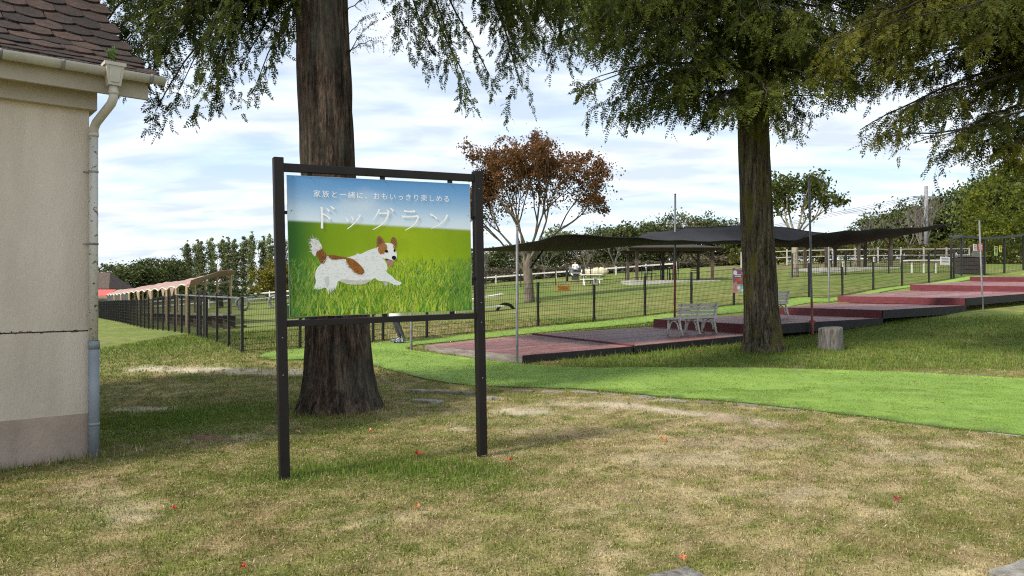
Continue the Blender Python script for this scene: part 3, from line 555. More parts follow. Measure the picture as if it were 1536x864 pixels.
DOG = {
'farpaw':[(.491,.241),(.508,.238),(.512,.22),(.501,.204),(.493,.215)],
'body':[(.454,.495),(.439,.487),(.426,.481),(.398,.467),(.371,.446),(.361,.445),(.351,.452),(.342,.439),(.331,.435),(.305,.422),(.285,.419),(.259,.426),(.226,.435),(.2,.435),(.186,.426),(.175,.404),(.162,.373),(.146,.355),(.133,.319),(.129,.283),(.136,.247),(.127,.221),(.125,.203),(.136,.189),(.155,.193),(.171,.202),(.186,.204),(.189,.175),(.197,.148),(.208,.142),(.221,.161),(.236,.201),(.242,.237),(.252,.255),(.272,.237),(.305,.223),(.345,.22),(.385,.225),(.405,.237),(.426,.257),(.443,.269),(.453,.251),(.481,.241),(.494,.245),(.522,.233),(.542,.216),(.564,.21),(.584,.217),(.589,.23),(.571,.24),(.552,.251),(.536,.279),(.515,.298),(.501,.316),(.512,.334),(.51,.362),(.501,.39),(.481,.422),(.463,.458)],
'tailw':[(.111,.553),(.125,.552),(.139,.549),(.155,.534),(.166,.509),(.17,.48),(.15,.465),(.137,.456),(.136,.435),(.129,.426),(.124,.44),(.116,.451),(.12,.467),(.11,.48),(.12,.496),(.114,.511),(.11,.526),(.119,.538)],
'tailb':[(.136,.458),(.169,.483),(.182,.458),(.191,.435),(.187,.399),(.172,.367),(.159,.382),(.15,.408),(.143,.435)],
'shade':[(.252,.255),(.272,.264),(.318,.254),(.371,.249),(.426,.262),(.405,.237),(.385,.225),(.345,.22),(.305,.223),(.272,.237)],
'legsh':[(.175,.274),(.194,.292),(.203,.255),(.194,.202),(.186,.204),(.181,.238)],
'spot':[(.288,.41),(.305,.416),(.325,.411),(.348,.387),(.371,.355),(.386,.326),(.384,.303),(.366,.294),(.345,.302),(.323,.325),(.305,.361),(.293,.385)],
'back':[(.197,.436),(.226,.439),(.259,.429),(.288,.42),(.313,.416),(.293,.408),(.265,.412),(.239,.403),(.22,.407),(.203,.42)],
'head':[(.454,.495),(.463,.511),(.481,.524),(.501,.529),(.522,.529),(.543,.52),(.556,.495),(.563,.459),(.565,.426),(.559,.403),(.543,.397),(.529,.394),(.508,.403),(.493,.412),(.481,.419),(.468,.435),(.458,.461)],
'earl':[(.453,.495),(.454,.545),(.458,.571),(.469,.585),(.484,.568),(.494,.544),(.5,.525),(.482,.516),(.465,.498)],
'earli':[(.46,.518),(.461,.55),(.468,.571),(.479,.559),(.486,.536),(.475,.523)],
'earr':[(.528,.535),(.536,.564),(.545,.576),(.557,.569),(.564,.546),(.564,.518),(.559,.489),(.549,.509),(.54,.526)],
'face':[(.458,.49),(.481,.52),(.501,.528),(.51,.509),(.51,.481),(.503,.461),(.487,.446),(.471,.443),(.461,.465)],
'facer':[(.54,.518),(.559,.489),(.559,.461),(.549,.477)],
'mouth':[(.498,.415),(.508,.412),(.522,.404),(.54,.399),(.536,.388),(.519,.39),(.507,.399)],
'tongue':[(.508,.403),(.529,.399),(.542,.392),(.544,.373),(.535,.355),(.522,.356),(.512,.375)],
'eyel':[(.497,.468),(.501,.477),(.508,.479),(.515,.472),(.517,.463),(.51,.456),(.503,.457)],
'eyer':[(.545,.472),(.548,.482),(.554,.482),(.557,.472),(.554,.461),(.548,.461)],
'nose':[(.535,.422),(.54,.432),(.55,.434),(.559,.426),(.56,.413),(.553,.401),(.543,.401),(.537,.41)]}
DC = {'body': (.72, .74, .74), 'tailw': (.76, .77, .77), 'head': (.76, .77, .77), 'farpaw': (.45, .44, .42), 'tailb': (.26, .10, .035), 'spot': (.31, .125, .03), 'back': (.27, .11, .035), 'earl': (.28, .12, .045), 'earr': (.24, .11, .05), 'earli': (.16, .075, .05), 'face': (.36, .17, .06), 'facer': (.30, .14, .06), 'mouth': (.05, .025, .025), 'tongue': (.42, .19, .21), 'eyel': (.02, .012, .01), 'eyer': (.02, .012, .01), 'nose': (.012, .012, .013), 'shade': (.50, .49, .43), 'legsh': (.53, .55, .56)}
from mathutils.geometry import tessellate_polygon
def smooth_poly(P, it=2):
    for _ in range(it):
        Q = []
        for i in range(len(P)):
            a_, b_ = P[i], P[(i+1) % len(P)]; Q += [(a_[0]*.75+b_[0]*.25, a_[1]*.75+b_[1]*.25), (a_[0]*.25+b_[0]*.75, a_[1]*.25+b_[1]*.75)]
        P = Q
    return P
DV = []; DCc = []; off0 = np.array(base(board))
def inpoly(P): return lambda x, y: pip(x, y, P)
lay = .0003
for i, (k, P) in enumerate(DOG.items()):
    P = smooth_poly(P, 2); vs3 = [Vector((x, y, 0)) for x, y in P]
    for tri in tessellate_polygon([vs3]):
        for j in tri: q = vs3[j]; DV.append(BP(q.x, q.y, lay*(1+i*.5))-Vector(off0)); DCc.append(DC[k])
# short strokes of fur over the coat and its edges
G = np.random.default_rng(5)
ztop = lay*(1+.5*len(DOG))
def fur(key, n, ang, spread, ln, cols, o):
    P = smooth_poly(DOG[key], 1); A = np.array(P); lo_, hi_ = A.min(0), A.max(0); x = G.uniform(lo_[0], hi_[0], n); y = G.uniform(lo_[1], hi_[1], n); ok = pip(x, y, P); x, y = x[ok], y[ok]
    for a_, b_ in zip(x, y):
        th = ang+G.normal(0, spread); l_ = ln*G.uniform(.6, 1.4); w_ = .0011; c_ = np.array(cols[G.integers(len(cols))])*G.uniform(.85, 1.1)
        dx_, dy_ = math.cos(th)*l_/1.4, math.sin(th)*l_; nx_, ny_ = -math.sin(th)*w_, math.cos(th)*w_*1.4
        for q in ((a_-nx_, b_-ny_), (a_+nx_, b_+ny_), (a_+dx_, b_+dy_)): DV.append(BP(q[0], q[1], o)-Vector(off0)); DCc.append(c_)
fur('body', 800, math.pi*1.12, .5, .020, [(.80, .81, .80), (.76, .78, .78), (.70, .72, .73), (.73, .72, .69), (.8, .8, .78)], lay*3.2)
fur('tailw', 160, math.pi*.75, .4, .03, [(.8, .8, .78), (.72, .73, .74)], ztop); fur('spot', 240, math.pi*1.2, .3, .02, [(.33, .14, .035), (.25, .095, .02), (.4, .19, .06)], ztop); fur('tailb', 160, math.pi*.6, .3, .02, [(.28, .11, .035), (.19, .07, .025), (.38, .18, .07)], ztop); fur('back', 120, math.pi, .3, .015, [(.33, .14, .05), (.2, .08, .03)], ztop); fur('face', 90, -.6, .4, .012, [(.40, .2, .08), (.27, .12, .045)], lay*8)
link('printed_dog', np_mesh('printed_dog', [tuple(q) for q in DV], 3, np.array(DCc)), MT['print'], board)
# printed grass blades, larger towards the lower edge, the front ones over the paws
BV = []; BCc = []
for k in range(5200):
    v = (k/5200); v = .40*(1-v)**1.0; u = G.uniform(.004, .996); infront = v < .14
    pass
    pers = 1-v/.46; h_ = (.02+.075*pers)*G.uniform(.5, 1.2); w_ = (.0011+.0032*pers)*G.uniform(.5, 1.3); ln = G.normal(.006, .018)*(.4+pers); curve_ = G.normal(0, .012)*pers
    side = 1-min(1, u/.25); base_c = np.array([(.17, .32, .02), (.28, .43, .03), (.38, .50, .06), (.11, .24, .02), (.07, .24, .05), (.46, .52, .09)][G.integers(6)])
    c_ = base_c*(1-side*.5)+np.array((.01, .12, .05))*side*.5; c_ = c_*G.uniform(.6, 1.2)
    if u > .86: c_ = c_*.6+np.array((.01, .13, .04))*.4
    y1 = min(v+h_, .995); y0 = max(v-h_*.15, .004); x1 = min(max(u+ln+curve_, .004), .996); xm = u+ln*.4
    o = ztop+lay*(1+2*k/5200) if infront else lay*(.15+.6*k/5200)
    for q in ((u-w_, y0), (u+w_, y0), (xm+w_*.7, (y0+y1)/2), (u-w_, y0), (xm+w_*.7, (y0+y1)/2), (xm-w_*.7, (y0+y1)/2), (xm-w_*.7, (y0+y1)/2), (xm+w_*.7, (y0+y1)/2), (x1, y1)):
        BV.append(BP(min(max(q[0], .003), .997), q[1], o)-Vector(off0)); BCc.append(c_)
link('printed_grass', np_mesh('printed_grass', [tuple(q) for q in BV], 3, np.array(BCc)), MT['print'], board)
# large lettering, brush-like strokes
STROKES = {'to':[[(.169,.782),(.17,.705),(.169,.628)],[(.171,.734),(.193,.719),(.211,.694)],[(.193,.772),(.201,.763),(.208,.751)],[(.214,.789),(.223,.78),(.232,.768)]],
'tsu':[[(.29,.709),(.297,.697),(.303,.678)],[(.321,.721),(.327,.708),(.331,.69)],[(.368,.734),(.34,.677),(.298,.627)]],
'gu':[[(.472,.78),(.456,.737),(.433,.693)],[(.467,.747),(.492,.749),(.521,.753)],[(.521,.753),(.493,.68),(.434,.626)],[(.51,.776),(.518,.767),(.525,.755)],[(.531,.788),(.54,.779),(.548,.766)]],
'ra':[[(.607,.771),(.637,.768),(.671,.772)],[(.594,.729),(.641,.729),(.688,.736)],[(.688,.736),(.666,.675),(.611,.625)]],
'n':[[(.757,.752),(.779,.738),(.796,.715)],[(.857,.752),(.826,.69),(.761,.643)]]}
for nm, sts in STROKES.items():
    b = MB()
    for q, st_ in enumerate(sts):
        A = [np.array((x*BW, y*BH)) for x, y in st_]; N_ = 14; pts = []
        for k in range(N_+1):
            t_ = k/N_; pts.append((1-t_)**2*A[0]+2*t_*(1-t_)*(2*A[1]-.5*A[0]-.5*A[2])+t_*t_*A[2])
        L_ = float(np.linalg.norm(A[2]-A[0])); V = []
        short = L_ < .065
        for k, p_ in enumerate(pts):
            t_ = k/N_; d_ = pts[min(k+1, N_)]-pts[max(k-1, 0)]; d_ = d_/np.linalg.norm(d_); n2_ = np.array((-d_[1], d_[0]))
            w_ = (.0045+.0055*t_ if short else .0066+.0026*math.sin(math.pi*min(1, abs(t_-.5)*2)*.5)**2)
            if nm == 'to' and q == 0: w_ = .0088-.002*(1-abs(2*t_-1))+.0015*t_
            if A[2][1] < A[0][1]-.03 and A[2][0] < A[0][0]: w_ = .0094-.0066*t_
            V += [p_+n2_*w_, p_-n2_*w_]
        b.add([SP(B0+x, H0+y, .0185+ztop+lay*(5+q*.6)) for x, y in V], [(2*k, 2*k+1, 2*k+3, 2*k+2) for k in range(N_)])
    b.build('letter', MT['wht'], board)
def text_mesh(body, size, extrude=0.0):
    cu = bpy.data.curves.new('lettering', 'FONT'); cu.body = body; cu.size = size; cu.align_x = 'LEFT'; cu.resolution_u = 3
    ob = bpy.data.objects.new('tmp', cu); COL.objects.link(ob); dg = bpy.context.evaluated_depsgraph_get(); me = bpy.data.meshes.new_from_object(ob.evaluated_get(dg)); bpy.data.objects.remove(ob); bpy.data.curves.remove(cu)
    return me
def put_glyph(ch, size, org, ex, eu, m, parent):
    me = text_mesh(ch, size); bs = base(parent)
    for v in me.vertices: v.co = org+ex*v.co.x+eu*(v.co.y+.1*size)-bs
    me.update(); me.materials.clear(); return link('letter', me, m, parent)
def put_text(body, size, width, org, ex, eu, m, parent, name='lettering'):
    me = text_mesh(body, size); P = np.array([v.co[:] for v in me.vertices])
    if len(P) == 0: return
    k = width/max(1e-6, (P[:, 0].max()-P[:, 0].min())) if width else 1; x0 = P[:, 0].min(); y0 = P[:, 1].min(); bs = base(parent)
    for v in me.vertices: v.co = org+ex*((v.co.x-x0)*k)+eu*((v.co.y-y0)*(k if width else 1))-bs
    me.update(); me.materials.clear(); return link(name, me, m, parent)
SMALL = '家族と一緒に、おもいっきり楽しめる'
for k, ch in enumerate(SMALL): put_glyph(ch, .0625, BP(.128+.753*k/len(SMALL), .850, ztop+lay*5), SX, SU, MT['wht'], board)
for u, v in ((.03, .985), (.12, .985), (.51, .985), (.89, .985), (.985, .75), (.02, .75), (.02, .25), (.985, .26), (.12, .02), (.51, .03), (.86, .03)):
    b = MB(); b.lathe(BP(u, v, ztop), [(.0045, 0), (.0045, .002), (.002, .003)], 8, SN); b.build('screw', MT['steel'], board)

# ------------------------------------------------------------------ big conifers
def trunk(parent, name, m, axis_pts, rad, seed, n=150, ridge=.03, flute=.06, zstep=.07):
    zs = np.array([a_[2] for a_ in axis_pts]); zz = np.arange(zs[0], zs[-1]+.01, zstep); g = np.random.default_rng(seed)
    cx = np.interp(zz, zs, [a_[0] for a_ in axis_pts]); cy = np.interp(zz, zs, [a_[1] for a_ in axis_pts])
    # smooth radius
    rr = np.interp(zz, zs, rad); th = np.linspace(0, 2*np.pi, n, endpoint=False); TH, ZZ = np.meshgrid(th, zz); RR = np.repeat(rr[:, None], n, 1)
    f = sum(np.cos(k*TH+g.uniform(0, 6.28)+.25*ZZ*g.normal())/k**.8 for k in (3, 5, 7, 9)); basef = np.exp(-(ZZ-zs[0])/.5)
    RR = RR*(1+flute*f*(.22+.9*basef))
    u = TH/(2*np.pi)*32
    RR = RR+ridge*(vn(u+.35*ZZ, ZZ*1.1, 1., seed)+.6*vn(u*2.1-.5*ZZ, ZZ*2.3, 1., seed+3)-.8)
    V = np.stack([cx[:, None]+RR*np.cos(TH), cy[:, None]+RR*np.sin(TH), ZZ], -1).reshape(-1, 3)-np.array(base(parent)); ny_ = len(zz); ix = np.arange(ny_*n).reshape(ny_, n); nx_ = np.roll(ix, -1, 1)
    F = np.stack([ix[:-1], nx_[:-1], nx_[1:], ix[1:]], -1).reshape(-1, 4)
    me = bpy.data.meshes.new(name); me.from_pydata(V.tolist(), [], F.tolist()); me.polygons.foreach_set('use_smooth', [True]*len(F)); me.update(); return link(name, me, m, parent)
def sprays(O, D, S, L_, npair, ll, wd, g, cols):
    """feathery sprays: O origin, D direction, S side vector, leaflets in pairs"""
    n = len(O); V = []; 
    for i in range(npair):
        t_ = (i+.6)/npair; bs = O+D*(L_*t_)[:, None]; k = (1-.35*t_)
        for sg in (-1, 1):
            jit = g.normal(0, .18, (n, 3)); d_ = S*(sg*.85)+D*.6+jit; d_ /= np.linalg.norm(d_, axis=1)[:, None]; l_ = (ll*k*g.uniform(.7, 1.2, n))[:, None]
            sd = np.cross(d_, np.cross(D, S)+jit); sd /= np.maximum(np.linalg.norm(sd, axis=1), 1e-6)[:, None]
            V.append(np.stack([bs+d_*l_*.12+sd*wd, bs+d_*l_, bs+d_*l_*.12-sd*wd], 1))
    t_ = O+D*L_[:, None]; V.append(np.stack([t_+S*wd, t_+D*ll*.8, t_-S*wd], 1))
    V = np.stack(V, 1); c = np.repeat(cols[:, None], V.shape[1], 1)*g.uniform(.75, 1.25, (n, V.shape[1], 1)); return V.reshape(-1, 3), np.repeat(c.reshape(-1, 3), 3, 0)
AX1 = [(-2.17, 9.36, -.15), (-2.18, 9.36, .02), (-2.185, 9.36, .22), (-2.19, 9.36, .5), (-2.20, 9.36, .9), (-2.23, 9.38, 1.4), (-2.34, 9.4, 3.1), (-2.42, 9.4, 5.2), (-2.45, 9.4, 8), (-2.45, 9.4, 13)]
t1 = thing('dawn_redwood', 'stout reddish barked conifer trunk standing behind the signboard', 'tree', (-2.17, 9.36, 0), 'tall conifers around the lawn')
tr = trunk(t1, 'trunk', MT['bark1'], AX1, [.66, .555, .48, .43, .405, .385, .335, .32, .27, .10], 3)
for (x, z, sx) in ((-2.655, 4.02, -1), (-2.09, 4.55, 1), (-2.07, 4.3, 1)):
    b = MB(); b.lathe((x+.07*-sx, 9.3, z), [(.03, -.2), (.075, -.09), (.09, 0), (.07, .1), (.03, .2)], 12); b.build('burl', MT['bark1'], tr)
KB = 1/1109.
def tips(rows): return [(a_*KB*D_, D_, 1.55+e_*KB*D_) for a_, e_, D_ in rows]
def upper(n, ar, er, dr, seed):
    g = np.random.default_rng(seed); return [(g.uniform(*ar), g.uniform(*er), g.uniform(*dr)) for _ in range(n)]
def bough_tree(root, AX, TIPS, seed, ll, wd, slen, colA, colB, rise=(.35, 1.1), zmin=0., zsplit=(99., 0.), step=.11, gap=.07, latk=.17):
    g = np.random.default_rng(seed); ax = np.array(AX); b = MB(); O = []; D = []; S = []; H = []
    for tip in TIPS:
        tip = np.array(tip, float); h = math.hypot(tip[0]-ax[-2, 0], tip[1]-ax[-2, 1]); z0 = max(tip[2]+g.uniform(*rise)*(.45+.2*h)-.1, zmin if tip[0] < zsplit[0] else zsplit[1]); z0 = min(z0, ax[-1, 2]-.5)
        p0 = np.array((np.interp(z0, ax[:, 2], ax[:, 0]), np.interp(z0, ax[:, 2], ax[:, 1]), z0)); v = tip-p0; L_ = np.linalg.norm(v); sw = g.normal(0, .10, 3)*L_*np.array((1, 1, .3))
        p1 = p0+v*np.array((.33, .33, .12))+np.array((0, 0, .05*L_))+sw; p2 = p0+v*np.array((.74, .74, .45))+sw*.8; N_ = max(8, int(L_/step)); tt = np.linspace(0, 1, N_)[:, None]
        P = (1-tt)**3*p0+3*tt*(1-tt)**2*p1+3*tt*tt*(1-tt)*p2+tt**3*tip; P[1:-1] += g.normal(0, .012, (N_-2, 3)); T = np.gradient(P, axis=0); T /= np.linalg.norm(T, axis=1)[:, None]
        r0 = .012+.006*L_; b.tube(P[::2], [r0*(1-.88*k/max(1, len(P[::2])-1))+.002 for k in range(len(P[::2]))], 6, cap=False); tone = np.clip(.5+.25*g.normal(), 0, 1); gapn = g.uniform(0, 40)
        for i in range(int(N_*.16), N_):
            t_ = i/(N_-1); side = np.cross(T[i], (0, 0, 1.)); side /= max(1e-6, np.linalg.norm(side)); dens = float(vn(t_*L_*1.3+gapn, seed, 1.))
            if dens < .22: continue
            for sg in (-1, 1):
                if g.random() > .88: continue
                l_ = (latk*L_**.75+.12)*(1.1-.75*t_)*g.uniform(.45, 1.25)*(.6+.7*dens); d_ = side*sg*.85+T[i]*g.uniform(.35, .9)+np.array((0, 0, g.normal(-.08, .16))); d_ /= np.linalg.norm(d_); n_ = max(2, int(l_/gap)); q = []; 
                for k in range(n_+1):
                    s_ = k/n_; q.append(P[i]+d_*l_*s_+np.array((0, 0, -.55*l_*s_*s_)))
                b.add([P[i]+np.array((0, 0, .004)), P[i]-np.array((0, 0, .004)), q[n_//2+1 if n_ > 2 else n_]], [(0, 1, 2)]); b.add([q[n_//2]+np.array((0, 0, .003)), q[n_//2]-np.array((0, 0, .003)), q[-1]], [(0, 1, 2)])
                for k in range(1, n_+1):
                    ld = q[k]-q[k-1]; ld /= np.linalg.norm(ld)
                    for m_ in range(2):
                        rd = g.normal(0, 1, 3); sp_d = ld*.75+rd*.38+np.array((0, 0, -.35)); O.append(q[k]); D.append(sp_d); S.append(np.cross(sp_d, g.normal(0, 1, 3))); H.append(tone)
                    if g.random() < .22:
                        hl = g.uniform(.10, .34)*(.6+.12*L_); hp = q[k]; hd = ld*.35+np.array((0, 0, -1.)); hd /= np.linalg.norm(hd); mN = max(2, int(hl/gap)); b.add([hp+np.array((.003, 0, 0)), hp-np.array((.003, 0, 0)), hp+hd*hl], [(0, 1, 2)])
                        for w_ in range(1, mN+1):
                            c_ = hp+hd*hl*w_/mN; rd = g.normal(0, 1, 3); sp_d = hd*.8+rd*.4; O.append(c_); D.append(sp_d); S.append(np.cross(sp_d, g.normal(0, 1, 3))); H.append(tone)
    O, D, S, H = map(np.array, (O, D, S, H)); D /= np.linalg.norm(D, axis=1)[:, None]; S /= np.linalg.norm(S, axis=1)[:, None]; hue = np.clip(H+.22*g.normal(0, 1, len(H)), 0, 1)
    cols = lerp(np.broadcast_to(np.array(colA), O.shape), np.array(colB), hue); V, C = sprays(O, D, S, slen*g.uniform(.6, 1.3, len(O)), 6, ll, wd, g, cols)
    link('crown', np_mesh('crown', V-np.array(base(root)), 3, C), MT['leaf'], root); b.build('branches', MT['barkd'], root); print('sprays', len(O))
T1 = [(-603, 372, 9.5), (-590, 330, 9.2), (-563, 282, 9.6), (-533, 268, 9.3), (-506, 282, 9.8), (-468, 282, 9.2), (-443, 277, 9.6), (-418, 312, 9.9), (-383, 307, 9.4), (-368, 352, 10), (-336, 397, 9.0), (-345, 380, 10.2),
      (-158, 357, 10.2), (-153, 395, 9.8), (-118, 345, 10.5), (-78, 300, 10.8), (-63, 292, 10.2), (-33, 317, 11), (12, 307, 10.6), (-3, 362, 11.2), (37, 372, 11), (72, 357, 11.4), (100, 385, 11)]
bough_tree(t1, AX1, tips(T1+upper(38, (-640, -395), (330, 560), (8.3, 10.8), 61)+upper(30, (-95, 175), (370, 580), (9.6, 12.4), 62)), 21, .05, .0105, .15, (.022, .034, .008), (.10, .125, .024), zmin=6.1, zsplit=(-2.0, 7.7), step=.12, gap=.075)
# sparse twigs right of the trunk and the upper crown above the frame
def add_twigs(root, specs, seed, ll=.034, wd=.006, colA=(.02, .028, .010), colB=(.05, .06, .018)):
    g = np.random.default_rng(seed); b = MB(); O = []; D = []; S = []
    for p0, p1, r in specs:
        p0 = np.array(p0); p1 = np.array(p1); q = [p0+(p1-p0)*t_+np.array((0, 0, .12*np.linalg.norm(p1-p0)*math.sin(math.pi*t_)))+g.normal(0, .008, 3) for t_ in np.linspace(0, 1, 9)]; b.tube(q, [r*(1-.7*k/8) for k in range(9)], 5)
        for k in range(2, 9):
            for _ in range(3):
                d = (q[k]-q[k-1]); d /= np.linalg.norm(d); s_ = g.normal(0, 1, 3); dd = d*.6+s_*.5+np.array((0, 0, -.45)); O.append(q[k]); D.append(dd/np.linalg.norm(dd)); S.append(np.cross(d, s_)/np.linalg.norm(np.cross(d, s_)))
    O, D, S = map(np.array, (O, D, S)); cols = lerp(np.broadcast_to(np.array(colA), O.shape), np.array(colB), g.random(len(O)))
    V, C = sprays(O, D, S, .13*g.uniform(.6, 1.3, len(O)), 5, ll, wd, g, cols)
    link('twig_leaves', np_mesh('twig_leaves', V-np.array(base(root)), 3, C), MT['leaf'], root); b.build('twigs', MT['barkd'], root)
add_twigs(t1, [((-2.08, 9.3, 4.5), (-1.62, 9.2, 4.62), .008), ((-2.05, 9.3, 4.48), (-1.75, 9.1, 4.78), .007), ((-2.1, 9.3, 5.0), (-1.6, 9.1, 5.15), .008), ((-2.72, 9.3, 4.7), (-3.05, 9.2, 4.62), .006), ((-2.05, 9.3, 4.75), (-1.72, 9.3, 5.0), .006)], 4)
AX2 = [(5.40, 15.85, .0), (5.40, 15.85, .22), (5.39, 15.85, .4), (5.37, 15.85, .7), (5.34, 15.86, 1.2), (5.27, 15.9, 2.8), (5.20, 15.95, 5.0), (5.18, 16, 8), (5.18, 16, 14)]
t2 = thing('dawn_redwood', 'mossy trunked conifer standing by the deck beside the stump', 'tree', (5.40, 15.85, .2), 'tall conifers around the lawn')
trunk(t2, 'trunk', MT['bark2'], AX2, [.58, .49, .42, .385, .355, .335, .325, .27, .1], 9, ridge=.024, flute=.05)
T2 = [(112, 302, 15), (135, 280, 15.2), (152, 262, 15.5), (182, 282, 14), (217, 282, 17), (242, 292, 13.5), (272, 267, 15), (292, 257, 14), (327, 272, 13.5), (410, 240, 14.6), (427, 242, 14.5), (447, 257, 16), (492, 292, 15), (517, 302, 17), (560, 330, 15), (380, 285, 13.2), (350, 300, 18.5)]
bough_tree(t2, AX2, tips(T2+upper(34, (80, 600), (300, 420), (13, 19), 63)+upper(46, (20, 640), (380, 600), (12.5, 19.5), 65)+upper(14, (430, 620), (300, 430), (13.5, 18), 67)+upper(16, (-40, 130), (370, 520), (13, 16), 69)), 31, .075, .0165, .27, (.020, .031, .007), (.10, .118, .020), zmin=5.6, step=.17, gap=.11, latk=.19)
add_twigs(t2, [((5.5, 15.75, 5.0), (5.75, 15.5, 4.7), .008), ((5.55, 15.8, 5.6), (6.0, 15.3, 5.15), .01)], 6, .06, .011)
AX3 = [(12.6, 14.6, .0), (12.6, 14.6, 1.0), (12.6, 14.6, 5), (12.6, 14.6, 13)]
t3 = thing('dawn_redwood', 'olive green conifer reaching in from the upper right corner', 'tree', (12.6, 14.6, .25), 'tall conifers around the lawn')
trunk(t3, 'trunk', MT['bark2'], AX3, [.6, .42, .35, .12], 12)
T3 = [(522, 237, 13.5), (545, 227, 13.2), (572, 232, 14), (602, 217, 13.2), (632, 197, 13.6), (652, 227, 12.8), (677, 232, 14), (707, 217, 13.4), (732, 207, 13), (762, 192, 13.6), (792, 197, 13), (590, 270, 12.6), (700, 260, 15)]
bough_tree(t3, AX3, tips(T3+upper(34, (540, 860), (235, 420), (12.2, 16), 64)+upper(30, (480, 860), (380, 580), (12, 17), 66)+upper(10, (470, 600), (330, 430), (12.5, 15), 68)), 41, .068, .015, .24, (.030, .042, .009), (.15, .15, .025), zmin=4.6, step=.16, gap=.10, latk=.17)

# ------------------------------------------------------------------ stepped deck: seven platforms, each plank its own piece
# (near edge start, far edge start, near edge end, far edge end); z is the walking surface
PLAT = [
 ('lowest wine red deck platform with a grey weathered front board', (.22,14.65,.216), (-2.03,17.2,.216), (2.58,15.9,.30), (.47,18.7,.372)),
 ('wine red deck platform carrying the three framed white bench', (2.62,15.92,.305), (.52,18.73,.378), (6.15,18.3,.41), (4.0,20.8,.468)),
 ('deck platform behind the mossy tree trunk carrying the half hidden bench', (6.15,18.3,.635), (4.0,20.8,.68), (10.5,21.0,.698), (8.6,23.8,.705)),
 ('narrow deck platform behind the rusty footed pole above the stump', (10.5,21.0,.925), (8.6,23.8,.93), (14.4,23.5,1.0), (11.6,26.3,1.02)),
 ('long deck platform behind the leaning grey pole at the right', (14.4,23.5,1.23), (11.6,26.3,1.265), (19,26.3,1.41), (15.1,28,1.45)),
 ('second highest deck platform reaching the right edge', (19,26.3,1.60), (15.1,28,1.68), (24,29.5,1.76), (19.1,30.8,1.83)),
 ('topmost deck platform in front of the red and white notices', (24,29.5,1.95), (19.1,30.8,2.02), (28,32.3,2.02), (24,34.6,2.08))]
for pi, (lab, a_, b_, c_, d_) in enumerate(PLAT):
    A, B, C_, D_ = map(Vector, (a_, b_, c_, d_)); root = thing('deck_platform', lab, 'deck', (A+D_)/2-Vector((0, 0, .2)), 'stepped wine red deck platforms')
    npl = 22
    for i in range(npl):
        t0, t1_ = (i+.03)/npl, (i+.97)/npl; dz = Vector((0, 0, random.uniform(-.002, .003)))
        top = [A.lerp(B, t0)+dz, C_.lerp(D_, t0)+dz, C_.lerp(D_, t1_)+dz, A.lerp(B, t1_)+dz]; b = MB(); b.hexa(top, [q-Vector((0, 0, .03)) for q in top]); b.build('plank', MT['deck'], root)
    def board_(P, Q, depth, th, m, name, drop=.033, out=0):
        P = Vector(P); Q = Vector(Q); d = (Q-P).normalized(); n_ = Vector((d.y, -d.x, 0)).normalized(); P = P+n_*out; Q = Q+n_*out
        top = [P-Vector((0, 0, drop)), Q-Vector((0, 0, drop)), Q-n_*th-Vector((0, 0, drop)), P-n_*th-Vector((0, 0, drop))]; b = MB(); b.hexa(top, [q-Vector((0, 0, depth)) for q in top]); b.build(name, m, root)
    board_(A, C_, .24, .035, MT['fasciab'], 'side_board', .004, .037)
    if pi == 0: board_(B, A, .30, .035, MT['greyboard'], 'front_board', .006, .037)
    elif pi == 1:
        b = MB(); b.bar(A+Vector((0, 0, .012)), B+Vector((0, 0, .012)), .05, .03); b.build('edge_batten', MT['riser'], root)
    else:
        board_(B, A, .115, .03, MT['riser'], 'riser', .004, .032); board_(B, A, .10, .03, MT['riser'], 'riser', .121, .030)
    board_(D_, B, .2, .03, MT['riser'], 'back_board', .006, .032)

# ------------------------------------------------------------------ white plastic benches seen from behind
def bench(label, p, d):
    d = Vector(d).normalized(); fr = Vector((-d.y, d.x, 0)); p = Vector(p); root = thing('park_bench', label, 'bench', p, 'white slatted benches on the deck')
    Z = Vector((0, 0, 1)); Ln = 1.32
    for k in range(3):
        o = p+d*(k*Ln/2); b = MB()
        b.tube([o-fr*.05, o+Z*.20, o+fr*.06+Z*.42, o-fr*.0+Z*.60, o-fr*.075+Z*.80], [.028, .027, .030, .026, .022], 8)
        b.tube([o+fr*.42, o+fr*.40+Z*.2, o+fr*.38+Z*.40], [.027, .025, .026], 8)
        arc_ = [o+fr*(.215+.155*math.cos(t_))+Z*(.12+.24*math.sin(t_)) for t_ in np.linspace(0, math.pi, 9)]; b.tube(arc_, .019, 6)
        b.bar(o+fr*.02+Z*.395, o+fr*.43+Z*.395, .045, .035); b.build('leg_frame', MT['bench'], root)
    for k in range(4):
        c_ = p+d*(Ln/2)+fr*(.07+.115*k)+Z*(.425-.012*math.sin(k)); b = MB(); b.box(c_, (Ln+.22, .095, .025), d, fr, Z); b.build('seat_slat', MT['bench'], root)
    up = (Z*1-fr*.20).normalized(); nb_ = d.cross(up)
    for k in range(4):
        c_ = p+d*(Ln/2)+fr*.055+Z*.43+up*(.045+.095*k)+nb_*0; b = MB(); b.box(c_, (Ln+.22, .022, .070), d, nb_, up); b.build('back_slat', MT['bench'], root)
    return root
bench('white slatted bench standing in full view on the deck', (4.12, 18.05, .375), (.80, .60, 0))
bench('white slatted bench half hidden behind the mossy trunk', (6.85, 20.45, .675), (.80, .60, 0))

